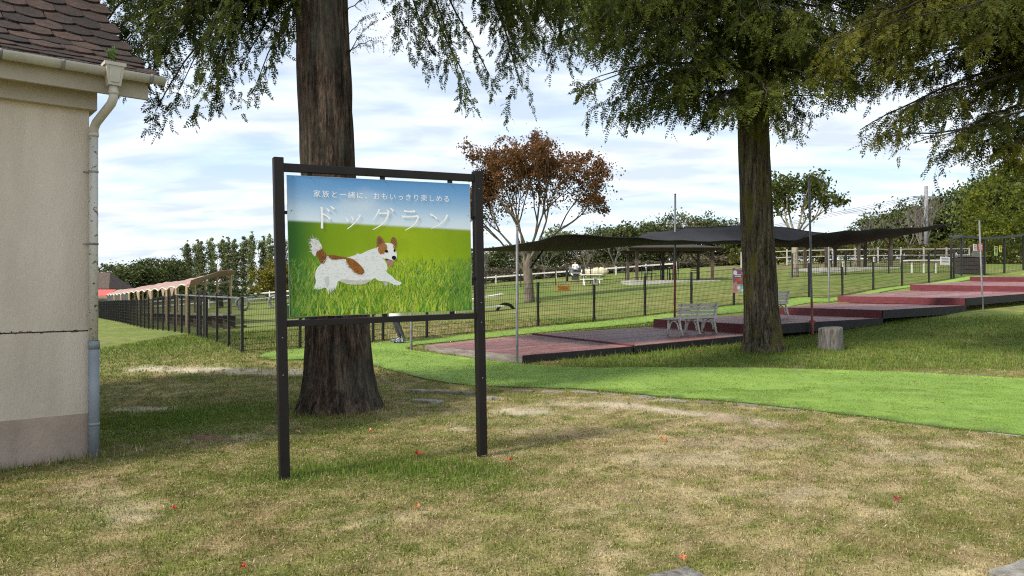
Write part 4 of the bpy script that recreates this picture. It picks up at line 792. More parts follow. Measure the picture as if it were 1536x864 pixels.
# ------------------------------------------------------------------ black mesh fences
FB = Vector((.72, 20.5)); FD = Vector((1.67, 1.04))
def fpt(k): return FB+FD*k
def panel_mesh(w, h, nvw, nhw, t=.0045):
    b = MB()
    for i in range(nvw+1):
        x = w*i/nvw; b.add([(x-t, 0, .04), (x+t, 0, .04), (x+t, 0, h), (x-t, 0, h)], [(0, 1, 2, 3)]); b.add([(x, -t, .04), (x, t, .04), (x, t, h), (x, -t, h)], [(0, 1, 2, 3)])
    for j in range(nhw+1):
        z = .04+(h-.04)*j/nhw; tt = t*(1.6 if j in (0, nhw) else 1); b.box((w/2, 0, z), (w, tt*2, tt*2))
    me = b.mesh('mesh_panel'); me.materials.append(MT['fence']); return me
def post_mesh(h, w=.055):
    b = MB(); b.box((0, 0, h/2-.1), (w, w, h+.2)); b.box((0, 0, h+.004), (w*1.12, w*1.12, .012)); b.box((w*.9, 0, .13), (.05, .02, .02)); b.box((w*.9, 0, h*.55), (.04, .02, .02)); me = b.mesh('post'); me.materials.append(MT['fence']); return me
PM = panel_mesh(1.97, 1.2, 34, 9, .0040); PO = post_mesh(1.22)
def fence(root, pts, pm, po, panelw, skip=()):
    for i, q in enumerate(pts):
        z = float(gz2(q[0], q[1])); n_ = pts[min(i+1, len(pts)-1)]; pv = pts[max(i-1, 0)]; az = math.atan2(n_[1]-pv[1], n_[0]-pv[0])
        link('post', po, None, root, (q[0], q[1], z), (0, 0, az))
        if i < len(pts)-1 and i not in skip:
            z1 = float(gz2(n_[0], n_[1])); az = math.atan2(n_[1]-q[1], n_[0]-q[0]); L_ = math.hypot(n_[0]-q[0], n_[1]-q[1])
            o = link('mesh_panel', pm, None, root, (q[0], q[1], z), (0, -math.atan2(z1-z, L_), az)); o.scale = (L_/panelw, 1, 1)
rf = thing('wire_fence', 'black wire mesh fence running along the bright turf strip', 'fence', (.72, 20.5, .48), 'black mesh fences of the dog run')
fence(rf, [tuple(fpt(k)) for k in [-2.45, -1.72, -1]+list(range(0, 12))], PM, PO, 1.97)
link('post', PO, None, rf, (*fpt(-2.32), float(gz2(*fpt(-2.32)))), (0, 0, .55))
# entrance: side panel, gate leaf and its frame behind the sign
gt = thing('wire_gate', 'black framed mesh gate beside the fence corner, with a green plate', 'gate', (*fpt(-4), .09))
fence(gt, [tuple(fpt(-4.0)), tuple(fpt(-3.35))], PM, PO, 1.97)
link('post', PO, None, gt, (*fpt(-3.28), float(gz2(*fpt(-3.28)))), (0, 0, .55))
g0, g1 = fpt(-3.25), fpt(-2.5); b = MB(); zg = float(gz2(*g0))
for h in (.12, 1.15): b.bar((*g0, zg+h), (*g1, zg+h+.04), .04)
b.bar((*g0, zg+.1), (*g0, zg+1.17), .04); b.bar((*g1, zg+.14), (*g1, zg+1.21), .04); gfr = b.build('gate_frame', MT['fence'], gt)
gp_ = link('mesh_panel', PM, None, gt, (*g0, zg+.08), (0, -.03, math.atan2(FD.y, FD.x))); gp_.scale = ((g1-g0).length/1.97, 1, .88)
for q in (fpt(-3.97), fpt(-3.97)):
    pass
b = MB()
for h in (.35, .62, .97): b.box((*(fpt(-4)+FD*.03), .09+h), (.07, .03, .03))
b.build('hinge', MT['fence'], gt)
lf = thing('wire_fence', 'black mesh fence with close posts receding along the left lawn', 'fence', (-5.9, 15.7, .09), 'black mesh fences of the dog run')
P0 = Vector(fpt(-4)); LD = Vector((-.541, .841)); lpts = [tuple(P0+LD*s) for s in [.0+1.35*i for i in range(1, 34)]]
PML = panel_mesh(1.35, 1.2, 18, 8, .0034)
fence(lf, [tuple(P0)]+lpts, PML, PO, 1.35)
b = MB()
q0 = P0+LD*4.3; q1 = P0+LD*5.0
for q in (q0, q1): b.box((*q, float(gz2(*q))+.63), (.07, .07, 1.32))
b.box((*(P0+LD*4.95), float(gz2(*q1))+.98), (.05, .05, .22)); b.build('latch_post', MT['fence'], lf)
b = MB(); ra, rb_ = P0+LD*.2, P0+LD*44; b.bar((*ra, float(gz2(*ra))+1.20), (*(P0+LD*9), float(gz2(*(P0+LD*9)))+1.215), .035); b.build('top_rail', MT['steel'], lf)
bk = thing('wire_fence', 'far black mesh fence at the back of the dog run field', 'fence', (0, 50.5, 1.3), 'black mesh fences of the dog run')
PMf = panel_mesh(2.4, 1.25, 24, 6, .006)
fence(bk, [(-9+2.4*i, 51.2-.05*i) for i in range(9)], PMf, PO, 2.4)
mf = thing('wire_fence', 'black mesh fence between the shelter and the sapling', 'fence', (17, 38, 2), 'black mesh fences of the dog run')
fence(mf, [(14.4, 38), (17.1, 37.9), (19.2, 37.7), (21.4, 37.4), (23.2, 37)], PMf, PO, 2.4)
PT = post_mesh(1.75, .07); PMt = panel_mesh(2.2, 1.75, 14, 7, .004)
ef = thing('wire_fence', 'taller black mesh fence with notices at the far right', 'fence', (21, 33.2, 2.1), 'black mesh fences of the dog run')
EF = [(19.0, 32.0), (20.3, 33.4), (22.3, 34.9), (24.1, 36.2), (26, 37.6), (27.9, 39)]
fence(ef, EF, PMt, PT, 2.2)
b = MB()
for i in range(len(EF)-1): b.bar((*EF[i], float(gz2(*EF[i]))+1.75), (*EF[i+1], float(gz2(*EF[i+1]))+1.75), .09, .10)
b.build('top_rail', MT['fence'], ef)

# plates and notices on the fences
def plate(name, label, cat, c, ex, w, h, m, group=None, t=.012):
    ex = Vector(ex).normalized(); n_ = Vector((ex.y, -ex.x, 0)); c = Vector(c); root = thing(name, label, cat, c, group); b = MB(); b.box(c, (w, t, h), ex, n_, (0, 0, 1)); pn = b.build('panel', m, root); return root, pn, c+n_*(t/2+.002), ex, n_
def blob(pn, c, ex, pts, m, name='print', o=0.):
    n_ = Vector((ex.y, -ex.x, 0)); b = MB(); V = [c+ex*x+Vector((0, 0, 1))*z+n_*o for x, z in pts]; b.add(V, [tuple(range(len(V)))]); b.build(name, m, pn)
def disc(cx, cz, rx, rz, n=14): return [(cx+rx*math.cos(2*math.pi*k/n), cz+rz*math.sin(2*math.pi*k/n)) for k in range(n)]
FE = Vector((FD.x, FD.y, 0)).normalized(); FN = Vector((FE.y, -FE.x, 0))
def on_fence(k, h, o=.06): q = fpt(k); return Vector((q.x, q.y, float(gz2(*q))+h))+FN*o
_, pn, c_, ex, n_ = plate('fence_plate', 'small orange plate on the fence near the brown leaved tree', 'plate', on_fence(.42, 1.03), FE, .42, .14, MT['orange'])
for x in (-.18, .18): blob(pn, c_, ex, disc(x, 0, .014, .014), MT['wht'], 'rivet')
blob(pn, c_, ex, [(-.13, -.008), (.13, -.008), (.13, .012), (-.13, .012)], MT['pink'], 'lettering')
for k, lab in ((1.0, 'small white tag on the fence post left of the bench'), (6.98, 'small white tag on the post right of the thin steel pole'), (7.98, 'small white tag on the post behind the second deck step')):
    _, pn, c_, ex, n_ = plate('post_tag', lab, 'tag', on_fence(k, 1.19, .06), FE, .12, .2, MT['white'], 'white tags on fence posts'); blob(pn, c_, ex, [(-.03, -.05), (.03, -.05), (.03, .05), (-.03, .05)], MT['grey'], 'print')
_, pn, c_, ex, n_ = plate('poster', 'mauve and pink poster with coloured shapes on the fence', 'poster', on_fence(4.07, .80, .08), FE, .58, .78, MT['purple'], 'posters on the fence')
blob(pn, c_, ex, [(-.29, -.39), (-.02, -.39), (-.02, -.10), (-.29, -.05)], MT['pink'], o=.0006); blob(pn, c_, ex, [(-.02, -.39), (.29, -.39), (.29, -.12), (-.02, -.10)], MT['aqua'], o=.0006)
for x, z, r1, m in ((-.08, .02, .09, 'red'), (.06, .06, .08, 'orange'), (.12, -.06, .07, 'red'), (-.14, -.06, .06, 'lime'), (.0, -.22, .08, 'wht'), (.17, -.3, .06, 'wht'), (-.18, .28, .1, 'wht'), (.19, .26, .08, 'pink'), (.05, -.32, .05, 'yellow')): blob(pn, c_, ex, disc(x, z, r1, r1*.8, 9), MT[m], o=.0012+.0003*abs(x))
for k, z in enumerate((.2, .15)): blob(pn, c_, ex, [(-.2, z), (.1, z), (.1, z+.025), (-.2, z+.025)], MT['wht'], 'lettering', .002)
_, pn, c_, ex, n_ = plate('poster', 'blue and aqua poster mostly hidden by the mossy trunk', 'poster', on_fence(4.58, .84, .08), FE, .5, .75, MT['aqua'], 'posters on the fence')
blob(pn, c_, ex, [(-.25, .08), (.25, .08), (.25, .375), (-.25, .375)], MT['bluep'], o=.0006)
for x, z, m in ((-.15, -.05, 'lime'), (.05, -.1, 'yellow'), (-.1, -.25, 'wht'), (-.16, .22, 'wht')): blob(pn, c_, ex, disc(x, z, .08, .06, 9), MT[m], o=.0012)
_, pn, c_, ex, n_ = plate('gate_plate', 'green plate with a white dog figure on the gate', 'plate', on_fence(-3.42, .88, .07), FE, .44, .36, mat('dark_green_plate', (.035, .10, .025), .5, (.07, .15, .03), 6))
blob(pn, c_, ex, disc(.02, -.03, .075, .07), MT['wht'], 'dog_print', .001); blob(pn, c_, ex, disc(.10, .04, .055, .06), MT['ink'], 'dog_print', .002); blob(pn, c_, ex, disc(.06, .045, .035, .04), MT['wht'], 'dog_print', .003)
for x in (-.03, .04): blob(pn, c_, ex, [(x-.014, -.15), (x+.014, -.15), (x+.014, -.06), (x-.014, -.06)], MT['wht'], 'dog_print', .0015)
for k in range(6): blob(pn, c_, ex, [(-.17+.06*k, .12), (-.13+.06*k, .12), (-.13+.06*k, .145), (-.17+.06*k, .145)], MT['wht'], 'lettering', .001)
_, pn, c_, ex, n_ = plate('gate_plate', 'yellow edged plate right of the sign post on the gate frame', 'plate', on_fence(-2.42, .95, .07), FE, .1, .5, MT['yellow'])
EE = (Vector((*EF[2], 0))-Vector((*EF[1], 0))).normalized(); EN = Vector((EE.y, -EE.x, 0))
def on_e(t_, h, o=.08): q = Vector((*EF[1], 0))+EE*t_; return Vector((q.x, q.y, float(gz2(q.x, q.y))+h))+EN*o
for t_, h, w, hh, m, lab in ((1.25, 1.28, .42, .30, 'white', 'white notice with red lettering at the far right fence'), (1.82, 1.32, .46, .34, 'red', 'red notice with white lettering at the far right fence'), (1.35, .98, .75, .26, 'greyboard', 'grey notice below the white and red ones')):
    _, pn, c_, ex, n_ = plate('notice', lab, 'notice', on_e(t_, h), EE, w, hh, MT[m], 'notices on the far right fence')
    for k in range(3): blob(pn, c_, ex, [(-w*.38, hh*(.22-.24*k)), (w*.38, hh*(.22-.24*k)), (w*.38, hh*(.32-.24*k)), (-w*.38, hh*(.32-.24*k))], MT['red' if m == 'white' else 'wht' if m == 'red' else 'grey'], 'lettering')
for t_, h, w, hh, m, lab in ((3.6, 1.15, .38, .46, 'lime', 'lime notice with a dark animal figure at the right edge'), (4.15, 1.22, .28, .32, 'yellow', 'small yellow notice at the right edge')):
    _, pn, c_, ex, n_ = plate('notice', lab, 'notice', on_e(t_, h), EE, w, hh, MT[m], 'notices on the far right fence'); blob(pn, c_, ex, disc(0, 0, w*.22, hh*.26, 8), MT['ink'], 'figure'); blob(pn, c_, ex, [(-w*.35, hh*.33), (w*.35, hh*.33), (w*.35, hh*.42), (-w*.35, hh*.42)], MT['ink'], 'lettering')
_, pn, c_, ex, n_ = plate('banner', 'white banner with grey lettering on the right end of the fence', 'banner', on_fence(10.55, .83, .09), FE, .75, .34, MT['white'])
for k in range(2): blob(pn, c_, ex, [(-.28, .06-.12*k), (.28, .06-.12*k), (.28, .10-.12*k), (-.28, .10-.12*k)], MT['grey'], 'lettering')
ct = thing('storage_crate', 'dark wooden storage crate behind the fence at the right', 'crate', (22.0, 35.6, float(gz2(22, 35.6))))
b = MB()
for k in range(4): b.box((22.0, 35.6, base(ct).z+.12+.2*k), (1.15, .7, .185))
b.build('body', MT['darkbox'], ct); b = MB(); b.box((22.0, 35.6, base(ct).z+.86), (1.25, .78, .05)); b.build('lid', MT['steel'], ct)

# ------------------------------------------------------------------ steel poles and the black shade sail
def pole(label, x, y, top, lean=(0, 0), r=.027, red=0, bolt=False):
    z = float(gz2(x, y)); root = thing('steel_pole', label, 'pole', (x, y, z), 'poles of the shade sail'); P = lambda h: (x+lean[0]*(h-z), y+lean[1]*(h-z), h)
    b = MB(); b.tube([P(z-.2), P(z+(red or .0)), P(top)], r, 12); sh = b.build('shaft', MT['steel'], root)
    b = MB(); b.tube([P(top), P(top+.03)], [r*1.1, r*.9], 12); b.build('cap', MT['steel'], root)
    if red: b = MB(); b.tube([P(z-.2), P(z+red)], r*1.12, 12); b.build('painted_foot', MT['rust'], root)
    if bolt: b = MB(); b.tube([P(z-.2), P(z+.42)], r*1.45, 12); b.box(Vector(P(z+.36)), (.16, .05, .05)); b.build('sleeve', MT['rust'], root)
pole('thin grey pole at the near corner of the lowest platform', .10, 14.50, 2.75)
pole('short grey pole by the far corner of the lowest platform', -2.31, 16.96, 2.47)
pole('tall leaning pole with a rusty foot beside the stump', 7.78, 19.15, 4.40, (-.022, 0), red=.92, bolt=True)
pole('grey pole leaning over the right end of the deck', 15.28, 24.0, 3.72, (-.04, 0))
pole('tall grey pole with a red foot rising behind the white bench', 4.62, 21.0, 4.2, (.004, 0), red=1.75)
pole('thin pale pole behind the second deck step', 11.35, 26.5, 3.35)
SAIL = [(-.1,1.,2.425,2.385,2.477),(.35,1.,2.526,2.39,2.489),(.8,1.,2.662,2.401,2.5),(1.25,1.,2.673,2.417,2.508),(1.7,1.,2.673,2.433,2.516),(2.15,1.,2.672,2.451,2.525),(2.6,1.,2.671,2.47,2.538),(3.05,1.,2.663,2.499,2.555),(3.5,1.,2.654,2.537,2.572),(3.95,1.,2.651,2.576,2.59),(4.4,1.,2.65,2.618,2.633),(4.85,1.,2.651,2.639,2.682),(5.3,1.,2.68,2.656,2.774),(5.75,1.,2.7,2.676,2.97),(6.2,1.,2.705,2.703,3.125),(6.65,1.,2.746,2.726,3.196),(7.1,.989,2.792,2.736,3.268),(7.55,.939,2.826,2.743,3.299),(8.,.89,2.792,2.744,3.33),(8.5,.834,2.831,2.723,3.359),(9.08,.771,2.968,2.7,3.386),(9.65,.707,3.049,2.7,3.413),(10.23,.643,3.113,2.709,3.374),(10.81,.58,3.156,2.726,3.325),(11.38,.516,3.2,2.78,3.248),(11.96,.452,3.244,2.846,3.192),(12.54,.389,3.286,2.942,3.184),(13.12,.325,3.323,3.036,3.179),(13.69,.261,3.36,3.124,3.231),(14.27,.198,3.397,3.213,3.287),(14.85,.134,3.469,3.3,3.36),(15.42,.07,3.542,3.427,3.446),(16.,.007,3.615,3.595,3.587)]
sa = np.array(SAIL); ts = np.linspace(-.1, 16, 110); tap, zN, zM, zF = [np.interp(ts, sa[:, 0], sa[:, k]) for k in range(1, 5)]
Dn = np.array((.85, .527)); Of = np.array((-.527, .85)); PN = np.array((.25, 14.75)); V = []; nw = 15
for i, t_ in enumerate(ts):
    for j in range(nw):
        w = j/(nw-1); z = zN[i]*(1-w)*(1-2*w)+4*w*(1-w)*zM[i]+zF[i]*w*(2*w-1)
        zmin = min(zN[i], zM[i], zF[i])-.01; z = max(z, zmin)
        q = PN+Dn*t_+Of*3.2*tap[i]*w
        if i == 0 or t_ < 1.4: q = q-Dn*max(0, (1.4-t_)/1.5)*.55*w
        sc = .035*abs(math.sin(t_*2.1))*((1-w)**6+w**6)+.02*(float(vn(t_*2, w*4, 1., 8))-.5)
        V.append((q[0], q[1], z-sc))
F = [(i*nw+j, (i+1)*nw+j, (i+1)*nw+j+1, i*nw+j+1) for i in range(len(ts)-1) for j in range(nw-1)]
sl_ = thing('shade_sail', 'long black shade sail sagging between poles above the deck', 'shade sail', (4, 17, 2.6)); b = MB(); b.add(V, F, True); cl_ = b.build('cloth', MT['sail'], sl_)
md = cl_.modifiers.new('thick', 'SOLIDIFY'); md.thickness = .006
b = MB(); b.tube([V[i*nw] for i in range(0, len(ts), 3)], .011, 6); b.tube([V[i*nw+nw-1] for i in range(0, len(ts), 3)], .011, 6); b.tube([V[j] for j in range(nw)], .011, 6); b.build('hem', MT['sail'], sl_)
i_ = int(np.argmin(np.abs(ts-8.6)))
for rp_ in ([V[-nw], (14.9, 23.9, 3.70), (15.14, 24.0, 3.70)], [V[0], (.10, 14.52, 2.60)], [V[nw-1], (-2.31, 16.96, 2.46)], [V[i_*nw], (7.72, 19.15, 3.05)]): b = MB(); b.tube(rp_, .007, 5); b.build('rope', MT['fence'], sl_)
b = MB(); b.tube([(.72, 17.2, 2.42), (.42, 16.3, 2.0)], .022, 6); b.build('loose_roll', MT['sail'], sl_)

# ------------------------------------------------------------------ stump, stones, leaves, timber
sx_, sy_ = 6.95, 16.1; sz_ = float(gz2(sx_, sy_)); st_ = thing('tree_stump', 'grey weathered tree stump on the grass before the deck', 'stump', (sx_, sy_, sz_))
b = MB(); n_ = 40; V = []; F = []; rr = [1+.05*math.sin(3*k/n_*6.28)+.035*math.sin(7*k/n_*6.28+1)+random.uniform(-.02, .02) for k in range(n_)]
for h, r in ((-.1, .27), (0, .265), (.2, .25), (.42, .243), (.468, .24), (.475, .232)):
    for k in range(n_): a_ = 6.283*k/n_; V.append((sx_+math.cos(a_)*r*rr[k], sy_+math.sin(a_)*r*rr[k], sz_+h+(.02*math.sin(a_+1) if h > .4 else 0)))
for i in range(5):
    for k in range(n_): F.append((i*n_+k, i*n_+(k+1) % n_, (i+1)*n_+(k+1) % n_, (i+1)*n_+k))
b.add(V, F, True); b.build('side', MT['greywood'], st_); b = MB(); b.add([V[5*n_+k] for k in range(n_)], [tuple(range(n_))]); b.build('cut_face', MT['greywood'], st_)
def flat_stone(x, y, l_, w_, az, parent, seed, h=.012):
    g = random.Random(seed); z = float(gz2(x, y)); n_ = 11; V = []; 
    for zz, k_ in ((-.05, 1.0), (h*.6, 1.0), (h, .93)):
        for k in range(n_):
            a_ = 6.283*k/n_; sq = 1/max(abs(math.cos(a_)), abs(math.sin(a_)))**.75; r = sq*(1+g2[k % 11]*.16)*k_ if False else sq*k_
            px, py = math.cos(a_)*l_/2*r*.86, math.sin(a_)*w_/2*r*.86; V.append((x+px*math.cos(az)-py*math.sin(az)+jit[seed % 40][k % 11]*.02, y+px*math.sin(az)+py*math.cos(az)+jit[(seed+3) % 40][k % 11]*.02, z+zz))
    b = MB(); b.add(V, [(i*n_+k, i*n_+(k+1) % n_, (i+1)*n_+(k+1) % n_, (i+1)*n_+k) for i in range(2) for k in range(n_)]+[tuple(2*n_+k for k in range(n_))]); return b.build('stone', MT['stone'], parent)
jit = np.random.default_rng(3).normal(0, 1, (40, 11))
ed = thing('stone_edging', 'row of flat grey edging stones along the near rim of the turf', 'edging', (2.7, 9.6, .02))
EP = [(.15, 10.92), (.6, 10.88), (1.05, 10.78), (1.45, 10.56), (1.83, 10.25), (2.2, 9.96), (2.6, 9.72), (3.0, 9.52), (3.4, 9.27), (3.8, 8.98), (4.16, 8.66), (4.48, 8.33), (4.8, 8.0), (5.1, 7.66), (5.4, 7.25), (5.7, 6.85)]
for i, (x, y) in enumerate(EP):
    n_ = EP[min(i+1, len(EP)-1)]; p_ = EP[max(i-1, 0)]; flat_stone(x, y, .36+.1*((i*7) % 3)/2, .17+.05*((i*5) % 3)/2, math.atan2(n_[1]-p_[1], n_[0]-p_[0])+.1*math.sin(i*3), ed, i)
ed2 = thing('stone_edging', 'few pale edging stones along the far rim of the turf', 'edging', (5.5, 12.9, .05))
for i, (x, y) in enumerate([(4.25, 13.38), (4.62, 13.28), (5.05, 13.2), (6.64, 12.78), (7.0, 12.62), (7.36, 12.42), (7.7, 12.2)]): flat_stone(x, y, .34, .16, -.35, ed2, i+20)
for i, (x, y, l_, lab) in enumerate([(-1.38, 11.12, .4, 'flat stone sunk in grass nearest the big trunk, right of it'), (-1.05, 10.92, .42, 'flat stone sunk in grass midway between trunk and right sign post'), (-.72, 10.7, .38, 'flat stone sunk in grass just left of the right sign post'), (-.25, 10.15, .2, 'small pale stone right of the right sign post'), (-1.13, 9.85, .5, 'long pale stone lying nearest the sign between trunk and post')]):
    o = flat_stone(x, y, l_, .17, -.3, None, i+30, .035); o.name = 'flat_stone'; tag(o, lab, 'stone', 'loose flat stones in the grass')
MT['oldslab'] = mat('old_slab', (.16, .15, .13), .95, (.30, .285, .25), 12, .8, 50)
o = flat_stone(2.86, 3.98, .6, .42, .5, None, 12, .03); o.name = 'paving_slab'; tag(o, 'broken pale paving slab at the bottom right corner', 'slab')
o.data.materials[0] = MT['oldslab']
tb_ = thing('timber_block', 'grey weathered timber top at the bottom edge of the lawn', 'timber', (.85, 3.4, 0)); dA = Vector((-.89, -.46, 0)).normalized(); dB = Vector((.42, -.9, 0)).normalized(); cB = Vector((.925, 3.86, 0))
for k in range(4):
    c_ = cB+dA*(.065+.132*k)+dB*.35+Vector((0, 0, .05)); b = MB(); b.box(c_, (.128, .7, .1), dA, Vector((-dA.y, dA.x, 0)), (0, 0, 1)) ; b.build('plank', MT['greywood'], tb_)
for i, (x, y, s_, col, lab) in enumerate([(-.86, 6.76, .075, (.52, .05, .035), 'large red fallen leaf between the sign posts'), (1.52, 7.44, .06, (.55, .12, .02), 'orange red fallen leaf on the dry grass right of the sign'), (2.77, 5.32, .06, (.30, .01, .03), 'crimson fallen leaf in the right foreground'), (-1.48, 7.78, .065, (.55, .22, .12), 'pale orange fallen leaf in front of the big trunk'), (-2.33, 5.1, .045, (.55, .05, .04), 'small red fallen leaf left of the sign in the foreground'), (-1.46, 4.02, .045, (.5, .05, .04), 'red fallen leaf at the bottom edge left of centre'), (-.66, 5.14, .05, (.5, .2, .08), 'pale orange fallen leaf in front of the right sign post'), (-2.26, 7.82, .05, (.6, .3, .18), 'pale fallen leaf just right of the left sign post'), (.97, 4.2, .05, (.6, .13, .06), 'orange fallen leaf beside the timber top'), (-2.2, 7.0, .05, (.22, .07, .03), 'brown fallen leaf right of the left sign post'), (-.02, 6.5, .05, (.4, .08, .05), 'dull red fallen leaf by the foot of the right sign post')]):
    b = MB(); n_ = 10; a0 = i*1.7; zc_ = float(gz2(x, y))+.035; V = [(x, y, zc_)]
    for k in range(n_): a_ = 6.283*k/n_+a0; r = s_*.5*(1.0 if k % 2 == 0 else .55); V.append((x+r*math.cos(a_), y+r*math.sin(a_)*.8, zc_+.22*s_*math.sin(2*a_+i)+.25*s_*(k % 2)))
    b.add(V, [(0, 1+k, 1+(k+1) % n_) for k in range(n_)]); b.tube([V[0], (x+s_*.8*math.cos(a0+.3), y+s_*.8*math.sin(a0+.3), zc_-.01)], .0015, 4)
    tag(b.build('fallen_leaf', mat('leaf_colour', col, .6), None), lab, 'leaf', 'fallen autumn leaves')
sm = thing('soil_heap', 'small heap of reddish soil beside the house on the grass', 'soil', (-3.2, 7.75, 0)); b = MB(); V = []; F = []
nn = 26
for j in range(7):
    for k in range(nn): a_ = 6.283*k/nn; r = (1-j/6.5); wv = .85+.3*float(vn(math.cos(a_)*2+j, math.sin(a_)*2, 1.3, 4)); x = -3.2+math.cos(a_)*.30*r*wv; y = 7.75+math.sin(a_)*.12*r*wv; V.append((x, y, float(gz2(x, y))-.02+.06*(1-r*r)*wv))
for j in range(6):
    for k in range(nn): F.append((j*nn+k, j*nn+(k+1) % nn, (j+1)*nn+(k+1) % nn, (j+1)*nn+k))
b.add(V, F, True); b.build('heap', mat('reddish_soil', (.13, .07, .045), .95, (.23, .14, .09), 20, .8, 60), sm)

# ------------------------------------------------------------------ trees and shrubs beyond
def leaf_cloud(blobs, n, size, colA, colB, seed, shell=.55, perc=22, csize=.2, flat=0.):
    g = np.random.default_rng(seed); B = np.array(blobs, float); vol = np.prod(B[:, 3:], 1)**(2/3); nc = max(1, n//perc); bi = g.choice(len(B), nc, p=vol/vol.sum())
    d = g.normal(0, 1, (nc, 3)); d /= np.linalg.norm(d, axis=1)[:, None]; r = (shell+(1-shell)*g.random(nc))[:, None]
    cc = B[bi, :3]+d*r*B[bi, 3:]; cs = csize*B[bi, 3:].min(1)*g.uniform(.6, 1.4, nc)
    ci = np.repeat(np.arange(nc), perc); m = len(ci); P = cc[ci]+g.normal(0, 1, (m, 3))*cs[ci][:, None]*np.array((1, 1, .75))
    a = g.normal(0, 1, (m, 3)); a[:, 2] *= 1-flat; a /= np.linalg.norm(a, axis=1)[:, None]; b_ = np.cross(a, g.normal(0, 1, (m, 3))); b_ /= np.linalg.norm(b_, axis=1)[:, None]
    s = (size*g.uniform(.55, 1.3, m))[:, None]; V = np.stack([P-a*s*.5, P+b_*s*.32, P+a*s*.5, P-b_*s*.32], 1).reshape(-1, 3)
    h = np.clip(.5+.3*g.normal(0, 1, nc)[ci]+.2*g.normal(0, 1, m), 0, 1); C = lerp(np.broadcast_to(np.array(colA), (m, 3)), np.array(colB), h)*g.uniform(.8, 1.2, (m, 1)); return V, np.repeat(C, 4, 0)
def crown_mesh(blobs, n, size, colA, colB, seed, **k):
    V, C = leaf_cloud(blobs, n, size, colA, colB, seed, **k); return np_mesh('crown', V, 4, C)
MT['barkt'] = mat('brown_grey_bark', (.10, .08, .06), .9, (.19, .16, .125), 6, .4, 30, stretch=(2, 2, .6))
MT['leaff'] = leafmat('distant_leaf', .2)
nt = MT['leaff'].node_tree; L = nt.links.new; at_ = [n for n in nt.nodes if n.type == 'ATTRIBUTE'][0]; oi = nt.nodes.new('ShaderNodeObjectInfo'); hs = nt.nodes.new('ShaderNodeHueSaturation'); mr = nt.nodes.new('ShaderNodeMapRange'); mr.inputs[3].default_value = .75; mr.inputs[4].default_value = 1.25
L(oi.outputs['Random'], mr.inputs[0]); L(mr.outputs[0], hs.inputs['Value']); L(at_.outputs['Color'], hs.inputs['Color'])
for n in nt.nodes:
    if n.type == 'BSDF_PRINCIPLED': L(hs.outputs[0], n.inputs['Base Color'])
    if n.type == 'BSDF_TRANSLUCENT': L(hs.outputs[0], n.inputs['Color'])
def branchy(b, p, d, L_, r, depth, g, up=.25, split=3, spread=.6, ends=None):
    p = np.array(p, float); d = np.array(d, float); d /= np.linalg.norm(d); q = [p]; dd = d.copy()
    for k in range(4): dd = dd+g.normal(0, .10, 3)+np.array((0, 0, up*.15)); dd /= np.linalg.norm(dd); q.append(q[-1]+dd*L_/4)
    b.tube(q, [r*(1-.45*k/4) for k in range(5)], 5 if depth < 2 else 7, cap=False)
    if depth == 1 and ends is not None: ends.append(q[2]); ends.append(q[4])
    if depth == 0:
        if ends is not None: ends.append(q[-1]); ends.append(q[3])
        return
    for k in range(split):
        s = g.normal(0, 1, 3); s -= dd*s.dot(dd); s /= np.linalg.norm(s); nd = dd+s*spread*g.uniform(.6, 1.3)+np.array((0, 0, up*.5)); st = q[-1] if k < split-1 or depth > 2 else q[3]
        branchy(b, st, nd, L_*g.uniform(.6, .85), r*.55, depth-1, g, up, split, spread, ends)
